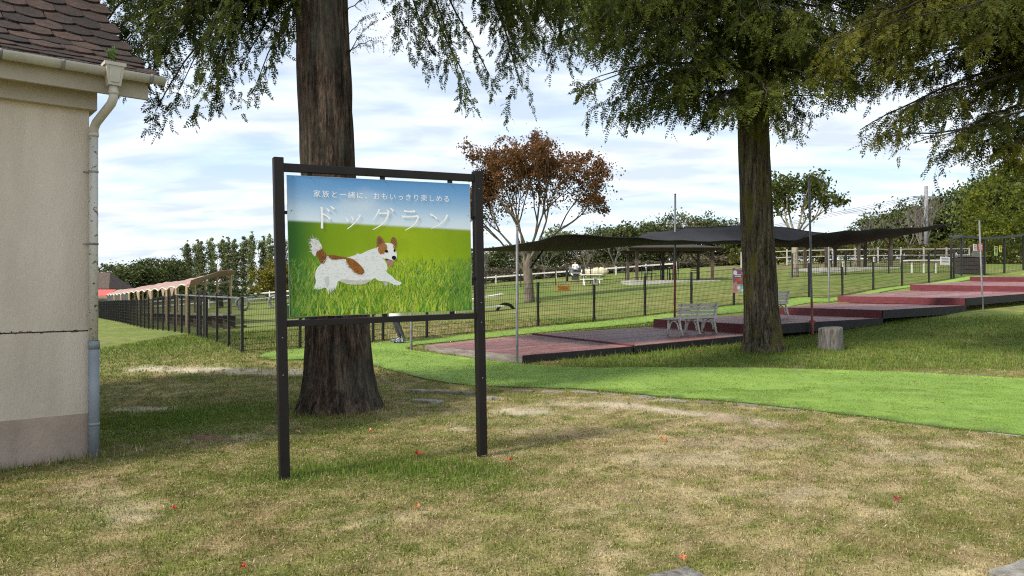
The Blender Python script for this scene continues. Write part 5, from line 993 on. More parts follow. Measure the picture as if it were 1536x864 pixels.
# prototypes of background trees: about one unit high, stem at the origin
def proto(kind, seed):
    g = np.random.default_rng(seed)
    if kind == 'poplar':
        bl = [(0, 0, .12+.1*k, .062+.028*math.sin(math.pi*(k+1)/10), .062+.028*math.sin(math.pi*(k+1)/10), .085) for k in range(9)]; bl[-1] = bl[-1][:3]+(.035, .035, .07); me = crown_mesh([(x+g.normal(0, .012), y+g.normal(0, .012), z, a, c, d) for x, y, z, a, c, d in bl], 3600, .030, (.11, .13, .058), (.24, .27, .115), seed, csize=.27, shell=.2); th, tr_ = .9, .012
    elif kind == 'broad':
        bl = [(g.uniform(-.24, .24), g.uniform(-.24, .24), g.uniform(.25, .82), g.uniform(.16, .26), g.uniform(.16, .26), g.uniform(.12, .2)) for k in range(11)]+[(0, 0, .5, .36, .36, .33), (0, 0, .25, .38, .38, .2)]; me = crown_mesh(bl, 4600, .048, (.040, .052, .019), (.115, .14, .045), seed, csize=.28, shell=.6); th, tr_ = .6, .03
    elif kind == 'olive':
        bl = [(g.uniform(-.24, .24), g.uniform(-.24, .24), g.uniform(.25, .82), g.uniform(.16, .26), g.uniform(.16, .26), g.uniform(.12, .2)) for k in range(11)]+[(0, 0, .5, .36, .36, .33), (0, 0, .25, .38, .38, .2)]; me = crown_mesh(bl, 3400, .042, (.055, .055, .026), (.15, .14, .07), seed, csize=.28, shell=.6); th, tr_ = .6, .03
    elif kind == 'yellow':
        bl = [(g.uniform(-.28, .28), g.uniform(-.28, .28), g.uniform(.3, .82), g.uniform(.14, .24), g.uniform(.14, .24), g.uniform(.12, .18)) for k in range(12)]+[(0, 0, .45, .4, .4, .35)]; me = crown_mesh(bl, 3200, .05, (.085, .09, .014), (.25, .21, .028), seed, csize=.28); th, tr_ = .5, .03
    elif kind == 'pine':
        bl = [(g.uniform(-.1, .1)+.35*math.cos(k*2.1)*(1-k/9), .35*math.sin(k*2.1)*(1-k/9), .25+.085*k, .36-.024*k, .36-.024*k, .055) for k in range(9)]; me = crown_mesh(bl, 3000, .045, (.035, .052, .024), (.095, .125, .05), seed, csize=.5, flat=.5); th, tr_ = .95, .03
    elif kind == 'shrub':
        bl = [(g.uniform(-.35, .35), g.uniform(-.35, .35), g.uniform(.25, .75), g.uniform(.2, .32), g.uniform(.2, .32), g.uniform(.18, .26)) for k in range(8)]; me = crown_mesh(bl, 1800, .08, (.075, .068, .038), (.18, .155, .085), seed, csize=.35); th, tr_ = .4, .03
    b = MB(); hh = th; b.tube([(0, 0, -.05), (.01, 0, hh*.3), (0, .01, hh*.65), (0, 0, hh)], [tr_*1.3, tr_, tr_*.7, tr_*.25], 7)
    for k in range(6):
        a_ = k*1.05; z0 = hh*(.35+.09*k); b.tube([(0, 0, z0), (.12*math.cos(a_), .12*math.sin(a_), z0+.1), (.22*math.cos(a_), .22*math.sin(a_), z0+.2)] if kind != 'poplar' else [(0, 0, z0), (.03*math.cos(a_), .03*math.sin(a_), z0+.1)], tr_*.4, 5)
    tm_ = b.mesh('trunk'); tm_.materials.append(MT['barkg']); me.materials.append(MT['leaff']); return me, tm_
PROTO = {}
def far_tree(kind, label, cat, x, y, top, width, variants=3, name=None, group=None, sink=0.1):
    v = (kind, far_tree.n % variants); far_tree.n += 1
    if v not in PROTO: PROTO[v] = proto(kind, 100+len(PROTO)*7)
    cm, tm_ = PROTO[v]; z = float(gz(x, y))-sink; H = top-z; root = thing(name or {'poplar': 'poplar_tree', 'pine': 'pine_tree', 'shrub': 'shrub'}.get(kind, 'broadleaf_tree'), label, cat, (x, y, z), group)
    root.rotation_euler.z = random.uniform(0, 6.28); root.scale = (width, width, H)
    for nm, me in (('trunk', tm_), ('crown', cm)):
        o = bpy.data.objects.new(nm, me); COL.objects.link(o); o.parent = root
    return root
far_tree.n = 0
ORD = ['first', 'second', 'third', 'fourth', 'fifth', 'sixth', 'seventh', 'eighth', 'ninth', 'tenth', 'eleventh', 'twelfth', 'thirteenth', 'fourteenth', 'fifteenth', 'sixteenth', 'seventeenth']
K = 1/1109.
# each row: bearing to the right of straight ahead (in 1/1109 of the distance), distance, top height above the eye (same unit), width in metres
for i, (a_, e_) in enumerate([(-487, 64), (-474, 67), (-462, 66), (-450, 73), (-437, 71), (-424, 70), (-412, 69), (-399, 74), (-387, 76), (-374, 72), (-361, 77), (-347, 74), (-333, 75)]):
    D_ = 140; far_tree('poplar', f'{ORD[i]} poplar from the left in the tall poplar row', 'poplar', a_*K*D_, D_+random.uniform(-2, 2), 1.55+(e_+9)*K*D_, 10.5, 4, group='poplar row behind the dog run')
for a_, D_, e_, w_, kd, lab in [(-612, 110, 38, 9.5, 'broad', 'dark green tree nearest the house at the left horizon'), (-580, 108, 41, 10, 'broad', 'second dark green tree right of the house at the left horizon'), (-528, 190, 49, 15, 'broad', 'far dome shaped dark tree behind the left tree line'), (-540, 112, 36, 9, 'broad', 'bright green bushy tree left of the poplars'), (-512, 112, 49, 7, 'broad', 'taller tree touching the left end of the poplar row'), (-496, 118, 44, 6, 'broad', 'narrow green tree at the foot of the first poplar'), (-436, 60, 34, 5.2, 'pine', 'layered dark pine behind the pink awning'), (-366, 75, 42, 5.0, 'yellow', 'yellowing round tree left of the sign behind the pipes'), (-345, 78, 46, 4.5, 'yellow', 'yellowing tree partly hidden by the left sign post'), (-330, 120, 38, 10, 'broad', 'dark tree behind the left edge of the sign')]:
    far_tree(kd, lab, 'tree', a_*K*D_, D_, 1.55+e_*K*D_, w_, group='trees on the left horizon')
CW = [(-70, 105, 52), (-35, 100, 55), (0, 108, 58), (35, 98, 60), (72, 104, 90), (105, 100, 78), (128, 108, 84), (152, 102, 90), (178, 108, 94), (205, 102, 99), (232, 106, 107), (262, 102, 106), (290, 108, 110), (318, 104, 100), (345, 100, 92), (375, 106, 86), (410, 100, 72), (450, 104, 78)]
for i, (a_, D_, e_) in enumerate(CW):
    lab = f'{ORD[i]} tree from the left along the wooded rise behind the field' if i < 17 else 'last tree at the right end of the wooded rise behind the field'
    far_tree('olive' if i in (2, 5, 11, 13, 15) else 'broad', lab, 'tree', a_*K*D_, D_, 1.55+(e_+9)*K*D_, 8.2 if i < 16 else 6.5, 4, group='trees of the wooded rise behind the field')
for i, (a_, D_, e_, w_) in enumerate([(500, 95, 82, 7), (540, 92, 112, 7), (572, 88, 128, 7), (605, 90, 143, 8), (640, 86, 140, 7.5), (672, 84, 160, 8), (705, 80, 182, 8), (745, 78, 205, 9), (800, 75, 215, 10)]):
    far_tree('broad', f'{ORD[i]} dark tree from the left in the right hand grove', 'tree', a_*K*D_, D_, 1.55+e_*K*D_, w_, 4, group='dark trees of the right hand grove')
for i, (a_, D_, e_, w_) in enumerate([(-62, 66, 26, 4.5), (-30, 70, 34, 5), (5, 68, 28, 4.5), (42, 70, 36, 5), (80, 72, 40, 5.5), (115, 70, 38, 5), (150, 72, 42, 5), (188, 70, 40, 5), (225, 72, 45, 5.5), (262, 70, 44, 5), (300, 72, 52, 5.5), (340, 70, 50, 5)]):
    far_tree('shrub', f'{ORD[i]} brownish shrub from the left along the far field edge', 'shrub', a_*K*D_, D_, 1.55+e_*K*D_, w_, 4, group='brownish shrubs along the far field edge')
# round clipped tree at the right edge
rt = thing('round_tree', 'rounded clipped yellow green tree at the right edge', 'tree', (36.4, 52, float(gz(36.4, 52))))
zb = base(rt).z; V, C = leaf_cloud([(36.4, 52, zb+3.4, 4.0, 4.0, 3.9), (36.4, 51.7, zb+1.6, 3.7, 3.7, 2.2)], 19000, .20, (.055, .08, .011), (.18, .195, .026), 77, shell=.88, csize=.07); link('crown', np_mesh('crown', V-np.array(base(rt)), 4, C), MT['leaf'], rt)
b = MB(); b.tube([(36.4, 52, zb-.2), (36.4, 52, zb+2.5)], [.3, .2], 10); b.build('trunk', MT['barkg'], rt)
# autumn tree in the field
bt = thing('autumn_tree', 'brown leaved autumn tree with pale trunk in the field', 'tree', (.70, 30.0, float(gz(.7, 30)))); z0 = base(bt).z; g = np.random.default_rng(17); b = MB(); ends = []
b.tube([(.70, 30, z0-.1), (.70, 30, z0+.15), (.67, 30, z0+.8), (.62, 30, z0+1.6), (.60, 30, z0+2.0)], [.27, .215, .19, .18, .18], 14)
for k, (dx_, dy_, dz_, L_) in enumerate([(-.75, .1, .9, 1.7), (-.42, .3, 1.1, 1.9), (-.12, -.3, 1.3, 1.9), (.22, .3, 1.2, 1.9), (.55, -.1, 1.0, 1.9), (.85, .15, .85, 1.8), (-.95, -.2, .65, 1.5), (.25, -.45, 1.1, 1.8), (-.3, -.5, 1.0, 1.7)]):
    branchy(b, (.60+.05*dx_, 30+.05*dy_, z0+1.2+.10*k), (dx_, dy_, dz_), L_, .062, 3, g, .22, 3, .45, ends)
b.build('trunk', MT['barkt'], bt)
E_ = np.array(ends); E_ = E_[E_[:, 2] > z0+2.4]; g.shuffle(E_); bl = [(*q, .30, .30, .22) for q in E_[:520] if (abs(q[0]-.9) < 3.1)]+[(x, 30+random.uniform(-.9, .9), zz, .8, .8, .55) for x, zz in ((.2, 6.9), (-.76, 6.2), (-1.4, 5.4), (-.3, 5.0), (.85, 6.0), (1.7, 6.6), (3.0, 6.7), (3.5, 6.0), (2.5, 5.4), (1.4, 5.1), (-1.0, 4.5), (2.2, 6.2), (.4, 5.6), (3.2, 5.2), (-.5, 6.9), (1.0, 7.0))]
V, C = leaf_cloud(bl, 34000, .10, (.095, .046, .02), (.24, .125, .052), 18, shell=.1, perc=14, csize=.42); link('crown', np_mesh('crown', V-np.array(base(bt)), 4, C), MT['leaf'], bt)
# green sapling
sp_ = thing('young_tree', 'young green tree with several stems behind the tall pole', 'tree', (15.3, 40, float(gz(15.3, 40)))); z0 = base(sp_).z; g = np.random.default_rng(23); b = MB(); ends = []
b.tube([(15.3, 40, z0-.1), (15.3, 40, z0+.2), (15.3, 40, z0+1.5), (15.35, 40, z0+2.3)], [.24, .19, .17, .16], 12)
for dx_, dy_, dz_, L_ in [(-.5, .1, 1.1, 1.5), (-.15, .3, 1.3, 1.7), (.15, -.3, 1.3, 1.7), (.5, .1, 1.1, 1.6), (.75, -.1, .9, 1.4), (-.7, -.1, .9, 1.3)]: branchy(b, (15.33, 40, z0+2.1), (dx_, dy_, dz_), L_, .07, 2, g, .2, 3, .45, ends)
b.build('trunk', MT['barkp'], sp_); E_ = np.array(ends); bl = [(*q, .5, .5, .36) for q in E_ if q[2] > z0+2.6]
V, C = leaf_cloud(bl, 4000, .19, (.042, .062, .016), (.125, .14, .034), 24, shell=.1, perc=18, csize=.5); link('crown', np_mesh('crown', V-np.array(base(sp_)), 4, C), MT['leaf'], sp_)
# leafless trees
for i, (x, y, h, lab) in enumerate([(6.6, 66, 3.6, 'leafless pale tree behind the white table in the field'), (9.3, 67, 3.8, 'leafless pale tree left of the timber shelter'), (3.0, 68, 3.2, 'leafless tree left of the cart'), (-2.6, 66, 3.0, 'leafless small tree below the left end of the sail'), (30.5, 62, 4.0, 'leaning leafless tree below the right end of the sail'), (36.6, 66, 5.6, 'grey leafless tree left of the round clipped tree'), (34.4, 64, 4.8, 'grey leafless tree right of the utility pole'), (39.0, 70, 6.5, 'grey leafless tree deep in the right grove')]):
    z = float(gz(x, y)); root = thing('bare_tree', lab, 'tree', (x, y, z), 'leafless trees'); b = MB(); g = np.random.default_rng(50+i); b.tube([(x, y, z-.2), (x, y, z+h*.22)], [h*.028, h*.02], 7)
    for k in range(4): a_ = k*1.57+g.uniform(0, 1); branchy(b, (x, y, z+h*.2), (math.cos(a_)*.5, math.sin(a_)*.5, 1), h*.30, h*.013, 3, g, .15, 3, .55)
    b.build('trunk', MT['barkg'], root)
# hedge on the bank
hg = thing('hedge', 'yellow green hedge along the top of the bank behind the white rails', 'hedge', (29, 62.5, float(gz(29, 62.5)))); V, C = leaf_cloud([(19+1.1*k, 62.5+.2*math.sin(k), float(gz(19+1.1*k, 62.5))+.95+.2*math.sin(k*1.7), .9, .7, .75) for k in range(24)], 9000, .26, (.05, .06, .014), (.17, .16, .035), 88, csize=.3); link('foliage', np_mesh('foliage', V-np.array(base(hg)), 4, C), MT['leaf'], hg)

# ------------------------------------------------------------------ white rails
def rails(name, label, pts, h, nr, m=MT['white'], pw=.09, rh=.07):
    c = pts[len(pts)//2]; root = thing(name, label, 'rail fence', (*c, float(gz(*c))), 'white rail fences')
    for q in pts: b = MB(); b.box((*q, float(gz(*q))+h/2-.1), (pw, pw, h+.25)); b.build('post', m, root)
    for k in range(nr):
        for i in range(len(pts)-1):
            hh = h*(1-.40*k)-.12; b = MB(); b.bar((*pts[i], float(gz(*pts[i]))+hh), (*pts[i+1], float(gz(*pts[i+1]))+hh), .04, rh); b.build('rail', m, root)
MT['shadewhite'] = mat('shaded_white_paint', (.36, .35, .32), .7, (.46, .45, .42), 5)  # white paint darkened: the partial shade on the right rails is in the colour
rails('rail_fence', 'white two rail fence on the bank at the right', [(18.6+1.85*i, 60) for i in range(11)], 1.25, 2, m=MT['shadewhite'])
rails('rail_fence', 'long white rail fence across the left field behind the pipes', [(-30+2.5*i, 61) for i in range(11)], 1.0, 2, rh=.11)
rails('rail_fence', 'low white rail fence at the back of the middle field', [(-4+2.6*i, 64) for i in range(8)], .7, 1, rh=.12)
# ------------------------------------------------------------------ utility pole with wires
up_ = thing('utility_pole', 'concrete utility pole with crossarm in the right grove', 'utility pole', (36.4, 65, float(gz(36.4, 65)))); z0 = base(up_).z
b = MB(); b.tube([(36.4, 65, z0-.3), (36.4, 65, 10.5)], [.2, .15], 10); b.build('shaft', MT['grey'], up_); b = MB(); b.box((36.2, 65, 9.55), (1.9, .12, .12)); b.box((36.5, 65, 8.6), (.9, .1, .1)); b.build('crossarm', MT['grey'], up_)
b = MB()
for ox in (-.7, .1, .8): b.tube([(36.2+ox, 65, 9.65+.0), (22+ox, 78, 6.9), (6+ox, 95, 7.6)], .018, 4)
b.build('wire', MT['ink'], up_)

# ------------------------------------------------------------------ timber shelters
def shelter(label, x0, y0, x1, y1, ph, over, group='open timber shelters in the field'):
    cx_, cy_ = (x0+x1)/2, (y0+y1)/2; z = float(gz(cx_, cy_))+.06; root = thing('timber_shelter', label, 'shelter', (cx_, cy_, z), group)
    b = MB(); b.box((cx_, cy_, z-.1), (x1-x0+.8, y1-y0+.8, .34)); b.build('floor_slab', MT['concrete'], root)
    for x in np.linspace(x0, x1, 3):
        for y in (y0, y1):
            b = MB(); b.box((x, y, z+ph/2+.05), (.17, .17, ph)); po = b.build('post', MT['wood'], root)
            for s_ in (-1, 1):
                if x0-.1 < x+s_*.5 < x1+.1: b = MB(); b.bar((x, y, z+ph-.55), (x+s_*.5, y, z+ph), .10, .10); b.build('brace', MT['wood'], po)
    for y in (y0, y1): b = MB(); b.box(((x0+x1)/2, y, z+ph+.13), (x1-x0+1.2, .14, .17)); b.build('beam', MT['wood'], root)
    b = MB(); xa, xb, ya, yb = x0-over, x1+over, y0-over, y1+over; r0, r1 = z+ph+.24, z+ph+.52; T = [(xa, ya, r0), (xb, ya, r0), (xb, yb, r0), (xa, yb, r0)]; Q = [(xa+1.2, cy_, r1), (xb-1.2, cy_, r1)]
    b.add(T+Q+[(p_[0], p_[1], p_[2]-.06) for p_ in T], [(0, 1, 5, 4), (1, 2, 5), (2, 3, 4, 5), (3, 0, 4), (0, 6, 7, 1), (1, 7, 8, 2), (2, 8, 9, 3), (3, 9, 6, 0), (6, 9, 8, 7)]); b.build('roof', MT['barkd'], root)
    return z
def chair(x, y, z, az, label, group):
    root = thing('metal_chair', label, 'chair', (x, y, z), group); root.rotation_euler.z = az; 
    def lb(name, f): b = MB(); f(b); me = b.mesh(name); link(name, me, MT['fence'], root)
    lb('seat', lambda b: b.box((0, 0, .45), (.44, .42, .03)))
    for sx in (-.2, .2):
        for sy in (-.19, .19): lb('leg', lambda b: b.bar((sx, sy, 0), (sx*.95, sy*.95, .45 if sy < 0 else .9), .028))
    lb('backrest', lambda b: [b.box((0, .185, h), (.4, .02, .05)) for h in (.6, .72, .85)])
zf = shelter('open timber shelter with chairs in the middle of the field', 7.6, 45, 12.2, 48.5, 1.82, .55)
for i, (x, y, a_, lab) in enumerate([(8.3, 45.9, .4, 'leftmost dark metal chair in the open shelter'), (8.8, 46.6, 2.2, 'second dark metal chair from the left in the shelter'), (9.5, 45.8, 1.1, 'dark metal chair in the middle of the shelter'), (10.2, 46.4, -.6, 'second dark metal chair from the right in the shelter'), (11.3, 45.9, 2.9, 'rightmost dark metal chair in the open shelter')]): chair(x, y, zf+.075, a_, lab, 'dark metal chairs in the shelter')
b = MB(); tb2 = thing('metal_table', 'dark metal table among the chairs of the shelter', 'table', (9.1, 46.3, zf)); b.box((9.1, 46.3, zf+.8), (1.6, .8, .04)); b.build('table_top', MT['fence'], tb2)
for sx in (-.7, .7):
    for sy in (-.3, .3): b = MB(); b.box((9.1+sx, 46.3+sy, zf+.43), (.05, .05, .7)); b.build('leg', MT['fence'], tb2)
zf2 = shelter('second timber shelter under the right half of the sail', 20.4, 48, 24.6, 51.5, 1.9, .5)
for i, (x, y, a_, lab) in enumerate([(21.0, 48.6, .3, 'left chair in the far second shelter'), (22.3, 48.7, 2.0, 'middle chair in the far second shelter'), (23.5, 48.6, 1.2, 'right chair in the far second shelter')]): chair(x, y, zf2+.075, a_, lab, 'chairs in the second shelter')

# ------------------------------------------------------------------ things in the field
for x, y, lab in ((-18.2, 49.8, 'left of the two concrete pipes in the dog run'), (-15.6, 48.6, 'right of the two concrete pipes in the dog run')):
    z = float(gz(x, y)); root = thing('concrete_pipe', lab, 'pipe', (x, y, z), 'concrete crawl pipes'); d_ = Vector((-x*.8, -y, 0)).normalized(); b = MB()
    prof_ = [(.45, 0), (.45, 1.5), (.36, 1.5), (.36, 0), (.45, 0)]; b.lathe(Vector((x, y, z+.42))-d_*.2, prof_, 28, -d_, cap=False); b.build('shell', MT['concrete'], root)
    b = MB(); b.lathe(Vector((x, y, z+.42))-d_*.2, [(.37, -.012), (.455, -.012), (.455, .06)], 28, -d_, cap=False); b.build('rim', MT['grey'], root)
ax_, ay_ = -.9, 25.2; z = float(gz(ax_, ay_)); ag = thing('agility_ramp', 'white dog agility planks with a half buried tyre', 'agility ramp', (ax_, ay_, z))
b = MB(); b.bar((-2.1, 24.6, z+.30), (-.35, 25.6, z+.60), .24, .05); b.build('upper_plank', MT['white'], ag); b = MB(); b.bar((-1.9, 24.5, z+.12), (-.3, 25.45, z+.20), .2, .05); b.build('lower_plank', MT['white'], ag)
b = MB(); b.box((-1.05, 25.1, z+.25), (.08, .3, .5)); b.box((-1.9, 24.6, z+.13), (.08, .3, .3)); b.build('leg', MT['white'], ag)
b = MB(); b.tube([Vector((-.22+.30*math.cos(t_), 25.75+.1*math.cos(t_), z-.04+.30*math.sin(t_))) for t_ in np.linspace(0, math.pi, 15)], .055, 10); b.build('tyre', MT['tyre'], ag)
tbl = thing('white_table', 'white picnic table standing in the field behind the fence', 'table', (5.1, 47.5, float(gz(5.1, 47.5)))); z = base(tbl).z
b = MB(); b.box((5.1, 47.5, z+.72), (1.3, .7, .05)); b.build('table_top', MT['white'], tbl)
for sy in (-.6, .6): b = MB(); b.box((5.1, 47.5+sy, z+.42), (1.3, .25, .05)); b.build('seat', MT['white'], tbl)
for sx in (-.5, .5): b = MB(); b.bar((5.1+sx, 47.1, z), (5.1+sx, 47.7, z+.7), .07); b.bar((5.1+sx, 47.9, z), (5.1+sx, 47.3, z+.7), .07); b.build('leg', MT['white'], tbl)
tr2 = thing('white_table', 'white table beside the gate at the right end of the fence', 'table', (20.6, 37.2, float(gz(20.6, 37.2)))); z = base(tr2).z
b = MB(); b.box((20.6, 37.2, z+.62), (1.6, .6, .06)); b.build('table_top', MT['white'], tr2)
for sx in (-.6, .0, .6): b = MB(); b.box((20.6+sx, 37.0, z+.3), (.06, .06, .6)); b.build('leg', MT['white'], tr2)
rl = thing('tarp_roll', 'long cream tarp covered roll lying at the field edge', 'roll', (6.8, 60, float(gz(6.8, 60)))); z = base(rl).z
b = MB(); b.tube([(5.4+.15*k, 60, z+.36+.04*math.sin(k*2.2)+(.10 if k > 8 else 0)) for k in range(17)], [.12, .24]+[.30+.05*math.sin(k*1.9)+(.07 if k > 7 else 0) for k in range(13)]+[.26, .12], 12); b.build('roll', MT['tarp'], rl)
# two wheeled cart with a seated person
cx_, cy_ = 4.75, 55.5; z = float(gz(cx_, cy_)); cart = thing('two_wheeled_cart', 'grey cart with two dark wheels at the field edge', 'cart', (cx_, cy_, z))
for sx in (-.62, .62):
    b = MB(); b.lathe((cx_+sx-.06, cy_, z+.5), [(.5, 0), (.5, .12), (.36, .12), (.36, 0), (.5, 0)], 20, (1, 0, 0), cap=False); wh = b.build('wheel', MT['tyre'], cart)
    b = MB(); b.lathe((cx_+sx-.02, cy_, z+.5), [(.37, 0), (.37, .05)], 20, (1, 0, 0)); b.build('rim', MT['grey'], wh)
b = MB(); b.box((cx_, cy_, z+.62), (.95, 1.0, .12)); b.box((cx_, cy_+.35, z+.9), (.9, .12, .5)); b.box((cx_, cy_, z+.35), (.5, .3, .5)); b.build('body', MT['grey'], cart)
for sx in (-.35, .35): b = MB(); b.bar((cx_+sx, cy_-.4, z+.6), (cx_+sx, cy_-1.9, z+.45), .07); b.build('shaft', MT['white'], cart)

# ------------------------------------------------------------------ people
def figure(label, P, joints, edges, rad, bands, root_i, loc, parts=()):
    me = bpy.data.meshes.new('tmp'); me.from_pydata(joints, edges, []); ob = bpy.data.objects.new('tmp', me); COL.objects.link(ob)
    md = ob.modifiers.new('skin', 'SKIN'); md.use_smooth_shade = True; sv = me.skin_vertices[0].data
    for i, r in enumerate(rad): sv[i].radius = r if hasattr(r, '__len__') else (r, r); sv[i].use_root = (i == root_i)
    sb = ob.modifiers.new('sub', 'SUBSURF'); sb.levels = 2; sb.render_levels = 2
    dg = bpy.context.evaluated_depsgraph_get(); m2 = bpy.data.meshes.new_from_object(ob.evaluated_get(dg)); bpy.data.objects.remove(ob); m2.name = 'body'; m2.materials.clear()
    for _, m in bands: m2.materials.append(m)
    for p_ in m2.polygons:
        for i, (f, _) in enumerate(bands):
            if f(p_.center): p_.material_index = i; break
        p_.use_smooth = True
    root = thing('person', label, 'person', loc); link('body', m2, None, root); return root
skin = mat('skin', (.45, .27, .18), .6, (.5, .31, .22)); hair = mat('dark_hair', (.015, .012, .01), .6); legg = mat('grey_leggings', (.035, .037, .042), .8, (.06, .062, .07), 12); tun = mat('white_tunic', (.7, .7, .68), .8, (.76, .76, .74)); shoe = mat('pale_blue_shoe', (.03, .04, .07), .6, (.4, .45, .5), 30, lo=.5, hi=.6)
# walking person, facing left; local coordinates with the feet at z = 0
J = [(0, 0, .92), (0, 0, 1.08), (-.02, 0, 1.26), (-.03, 0, 1.40), (-.045, 0, 1.47), (-.06, 0, 1.56), (-.065, 0, 1.66),
     (0, .085, .88), (-.075, .09, .50), (.07, .09, .09), (-.09, .095, .035),
     (0, -.085, .88), (.02, -.09, .49), (.19, -.09, .10), (.04, -.1, .035),
     (-.03, .17, 1.38), (.03, .20, 1.13), (-.10, .19, .93), (-.15, .185, .85),
     (-.03, -.17, 1.38), (-.06, -.21, 1.13), (-.22, -.19, .97), (-.28, -.18, .90)]
Ed = [(0, 1), (1, 2), (2, 3), (3, 4), (4, 5), (5, 6), (0, 7), (7, 8), (8, 9), (9, 10), (0, 11), (11, 12), (12, 13), (13, 14), (3, 15), (15, 16), (16, 17), (17, 18), (3, 19), (19, 20), (20, 21), (21, 22)]
Rd = [(.15, .12), (.125, .10), (.14, .11), (.12, .09), .05, .085, .075, .095, .06, .04, .032, .095, .06, .04, .032, .05, .04, .03, .022, .05, .04, .03, .022]
px_, py_ = -2.78, 17.85; pz_ = float(gz2(px_, py_))+.022
per = figure('person in grey leggings and white tunic walking behind the sign', None, J, Ed, Rd, [(lambda c: c.z < .11, shoe), (lambda c: c.z < .66, legg), (lambda c: c.z > 1.45 or (abs(c.y) > .15 and c.z < 1.2), skin), (lambda c: True, tun)], 0, (px_, py_, pz_))
b = MB(); b.lathe((-.03, 0, 1.64), [(.03, -.14), (.10, -.10), (.108, 0), (.09, .07), (.04, .105)], 16); link('hair', b.mesh('hair'), hair, per)
b = MB(); b.lathe((0, 0, 0), [(.185, .63), (.17, .8), (.155, .98), (.145, 1.1)], 20, cap=False); link('tunic_skirt', b.mesh('tunic_skirt'), tun, per)
for x, y in ((.02, .09), (.14, -.09)):
    b = MB(); b.hexa([(x-.20, y-.035, .055), (x+.07, y-.035, .085), (x+.07, y+.035, .085), (x-.20, y+.035, .055)], [(x-.215, y-.045, 0), (x+.085, y-.04, 0), (x+.085, y+.04, 0), (x-.215, y+.045, 0)]); so = link('shoe', b.mesh('shoe'), shoe, per); mdb = so.modifiers.new('bevel', 'BEVEL'); mdb.width = .02; mdb.segments = 3
# seated person on the cart
J2 = [(0, 0, .0), (0, 0, .2), (0, 0, .38), (0, 0, .48), (0, -.01, .62), (.1, -.02, 0), (.12, -.42, .02), (.12, -.45, -.36), (-.1, -.02, 0), (-.12, -.42, .02), (-.12, -.45, -.36), (.18, 0, .4), (.22, -.1, .2), (.16, -.35, .15), (-.18, 0, .4), (-.22, -.1, .2), (-.16, -.35, .15)]
E2 = [(0, 1), (1, 2), (2, 3), (3, 4), (0, 5), (5, 6), (6, 7), (0, 8), (8, 9), (9, 10), (2, 11), (11, 12), (12, 13), (2, 14), (14, 15), (15, 16)]
figure('small distant person in a white shirt seated on the cart', None, J2, E2, [.15, .13, .12, .05, .10, .1, .06, .05, .1, .06, .05, .06, .045, .03, .06, .045, .03], [(lambda c: c.z < .06, MT['ink']), (lambda c: c.z < .46, tun), (lambda c: c.z > .62, hair), (lambda c: True, skin)], 0, (cx_, cy_, z+.84))

# ------------------------------------------------------------------ pink awning along the left fence
aw = thing('cloth_awning', 'long pinkish tan cloth awning on pale posts inside the left fence', 'awning', (-12, 27, -.1))
L0 = Vector((-12.4, 28.2, 0)); LDV = Vector((-.541, .841, 0)); LPN = Vector((.841, .541, 0)); V = []; NT_, NW_ = 90, 9; LEN = 38.
for i in range(NT_):
    s_ = -.9+(LEN+.9)*i/(NT_-1); 
    for j in range(NW_):
        w = j/(NW_-1); q = L0+LDV*s_+LPN*(1.6*w); gzv = float(gz(q.x, q.y)); bay = abs(math.sin(math.pi*s_/2.6))
        h = 1.55+.40*w+.12*math.sin(math.pi*w)*(.5+.5*bay)+.13*bay*(1-w)+.07*math.sin(s_*3.1+w*5)*(1-abs(2*w-1))-.22*(1-bay)*0
        if s_ < 0: h += .10*(-s_)-.16*math.sin(math.pi*min(1, -s_/.9))*(1-.5*w)
        V.append((q.x, q.y, gzv+h+.02))
b = MB(); b.add(V, [(i*NW_+j, (i+1)*NW_+j, (i+1)*NW_+j+1, i*NW_+j+1) for i in range(NT_-1) for j in range(NW_-1)], True); cl2 = b.build('cloth', MT['awning'], aw); md = cl2.modifiers.new('thick', 'SOLIDIFY'); md.thickness = .012
b = MB(); b.tube([V[i*NW_] for i in range(3, NT_)], .028, 5); b.build('hem', MT['awningedge'], cl2)
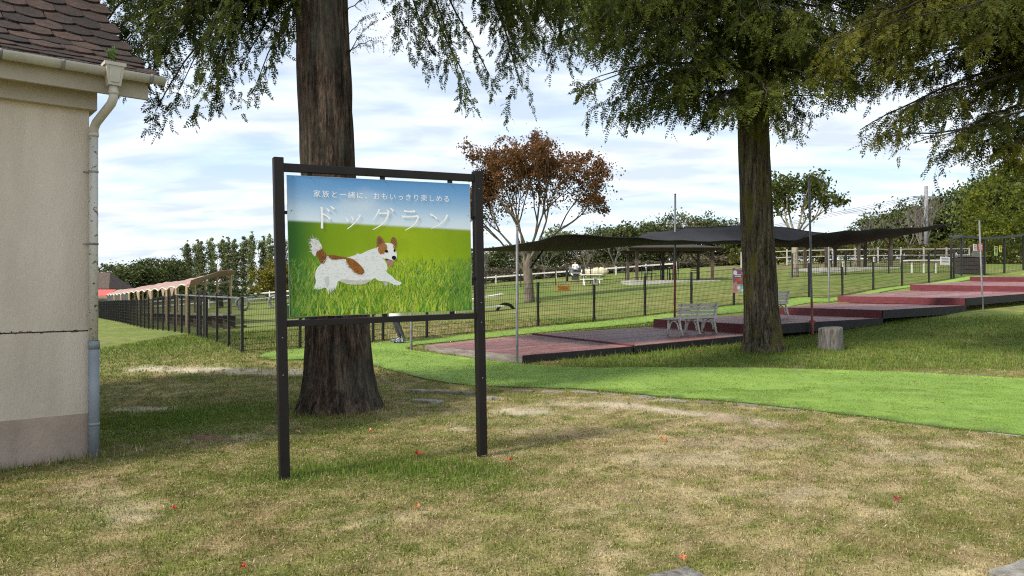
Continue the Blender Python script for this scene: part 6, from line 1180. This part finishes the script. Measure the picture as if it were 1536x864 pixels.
for k in range(14):
    s_ = 2.6*k; q = L0+LDV*s_; zz = float(gz(q.x, q.y))
    for o, nm in ((0, 'post'), (1.6, 'post')):
        qq = q+LPN*o
        if k % 2 and o == 0 and k > 1: continue
        z2 = float(gz(qq.x, qq.y)); b = MB(); b.box((qq.x, qq.y, z2+.78+(.2 if o else 0)), (.075, .075, 1.66+(.4 if o else 0))); b.build(nm, MT['woodl'], aw)
    if k in (1, 2, 4, 6):
        i0 = int((s_+.5+.9)/(LEN+.9)*(NT_-1)); a_ = Vector(V[i0*NW_]); c_ = Vector(V[min(i0+3, NT_-1)*NW_]); m_2 = (a_+c_)/2-Vector((0, 0, .42)); b = MB(); b.add([a_, m_2, c_, a_+LPN*.02, m_2+LPN*.02, c_+LPN*.02], [(0, 1, 2), (5, 4, 3)]); b.build('hanging_flap', MT['awning'], aw)
b = MB(); e0 = Vector(V[NW_//2]); b.bar(L0+Vector((0, 0, 1.66)), L0+LPN*1.6+LDV*-.3+Vector((0, 0, 1.8)), .05); b.build('end_rail', MT['woodl'], aw)
lt = thing('long_table', 'long grey plank table under the cloth awning', 'table', (-10.2, 26, 0)); b = MB(); pa = L0+LDV*-5.5+LPN*.5; pb_ = L0+LDV*16+LPN*.5
b.bar((pa.x, pa.y, float(gz(pa.x, pa.y))+.45), (pb_.x, pb_.y, float(gz(pb_.x, pb_.y))+.45), .6, .05); b.build('table_top', MT['greyboard'], lt)
for k in range(12):
    q = pa.lerp(pb_, (k+.3)/12); b = MB(); b.box((q.x, q.y, float(gz(q.x, q.y))+.2), (.4, .06, .45)); b.build('leg', MT['wood'], lt)
fh = thing('far_house', 'small far house with brown roof and red awning at the left horizon', 'house', (-52, 92, float(gz(-52, 92)))); z = base(fh).z
b = MB(); b.box((-52, 92, z+1.2), (6, 5, 2.6)); b.build('wall', MT['fascia'], fh); b = MB(); b.add([(-55.5, 89, z+2.4), (-48.5, 89, z+2.4), (-48.5, 95, z+2.4), (-55.5, 95, z+2.4), (-54, 92, z+4.4), (-50, 92, z+4.4)], [(0, 1, 5, 4), (1, 2, 5), (2, 3, 4, 5), (3, 0, 4), (3, 2, 1, 0)]); b.build('roof', MT['wood'], fh)
b = MB(); b.hexa([(-53, 88.8, z+2.3), (-47.5, 88.8, z+2.3), (-47.5, 86.5, z+1.6), (-53, 86.5, z+1.6)][::-1], [(-53, 88.8, z+2.2), (-47.5, 88.8, z+2.2), (-47.5, 86.5, z+1.5), (-53, 86.5, z+1.5)][::-1]); b.build('red_awning', MT['redroof'], fh)
print('triangles', sum(len(o.data.loop_triangles) if o.data.calc_loop_triangles() is None else 0 for o in scene.objects if o.type == 'MESH'))
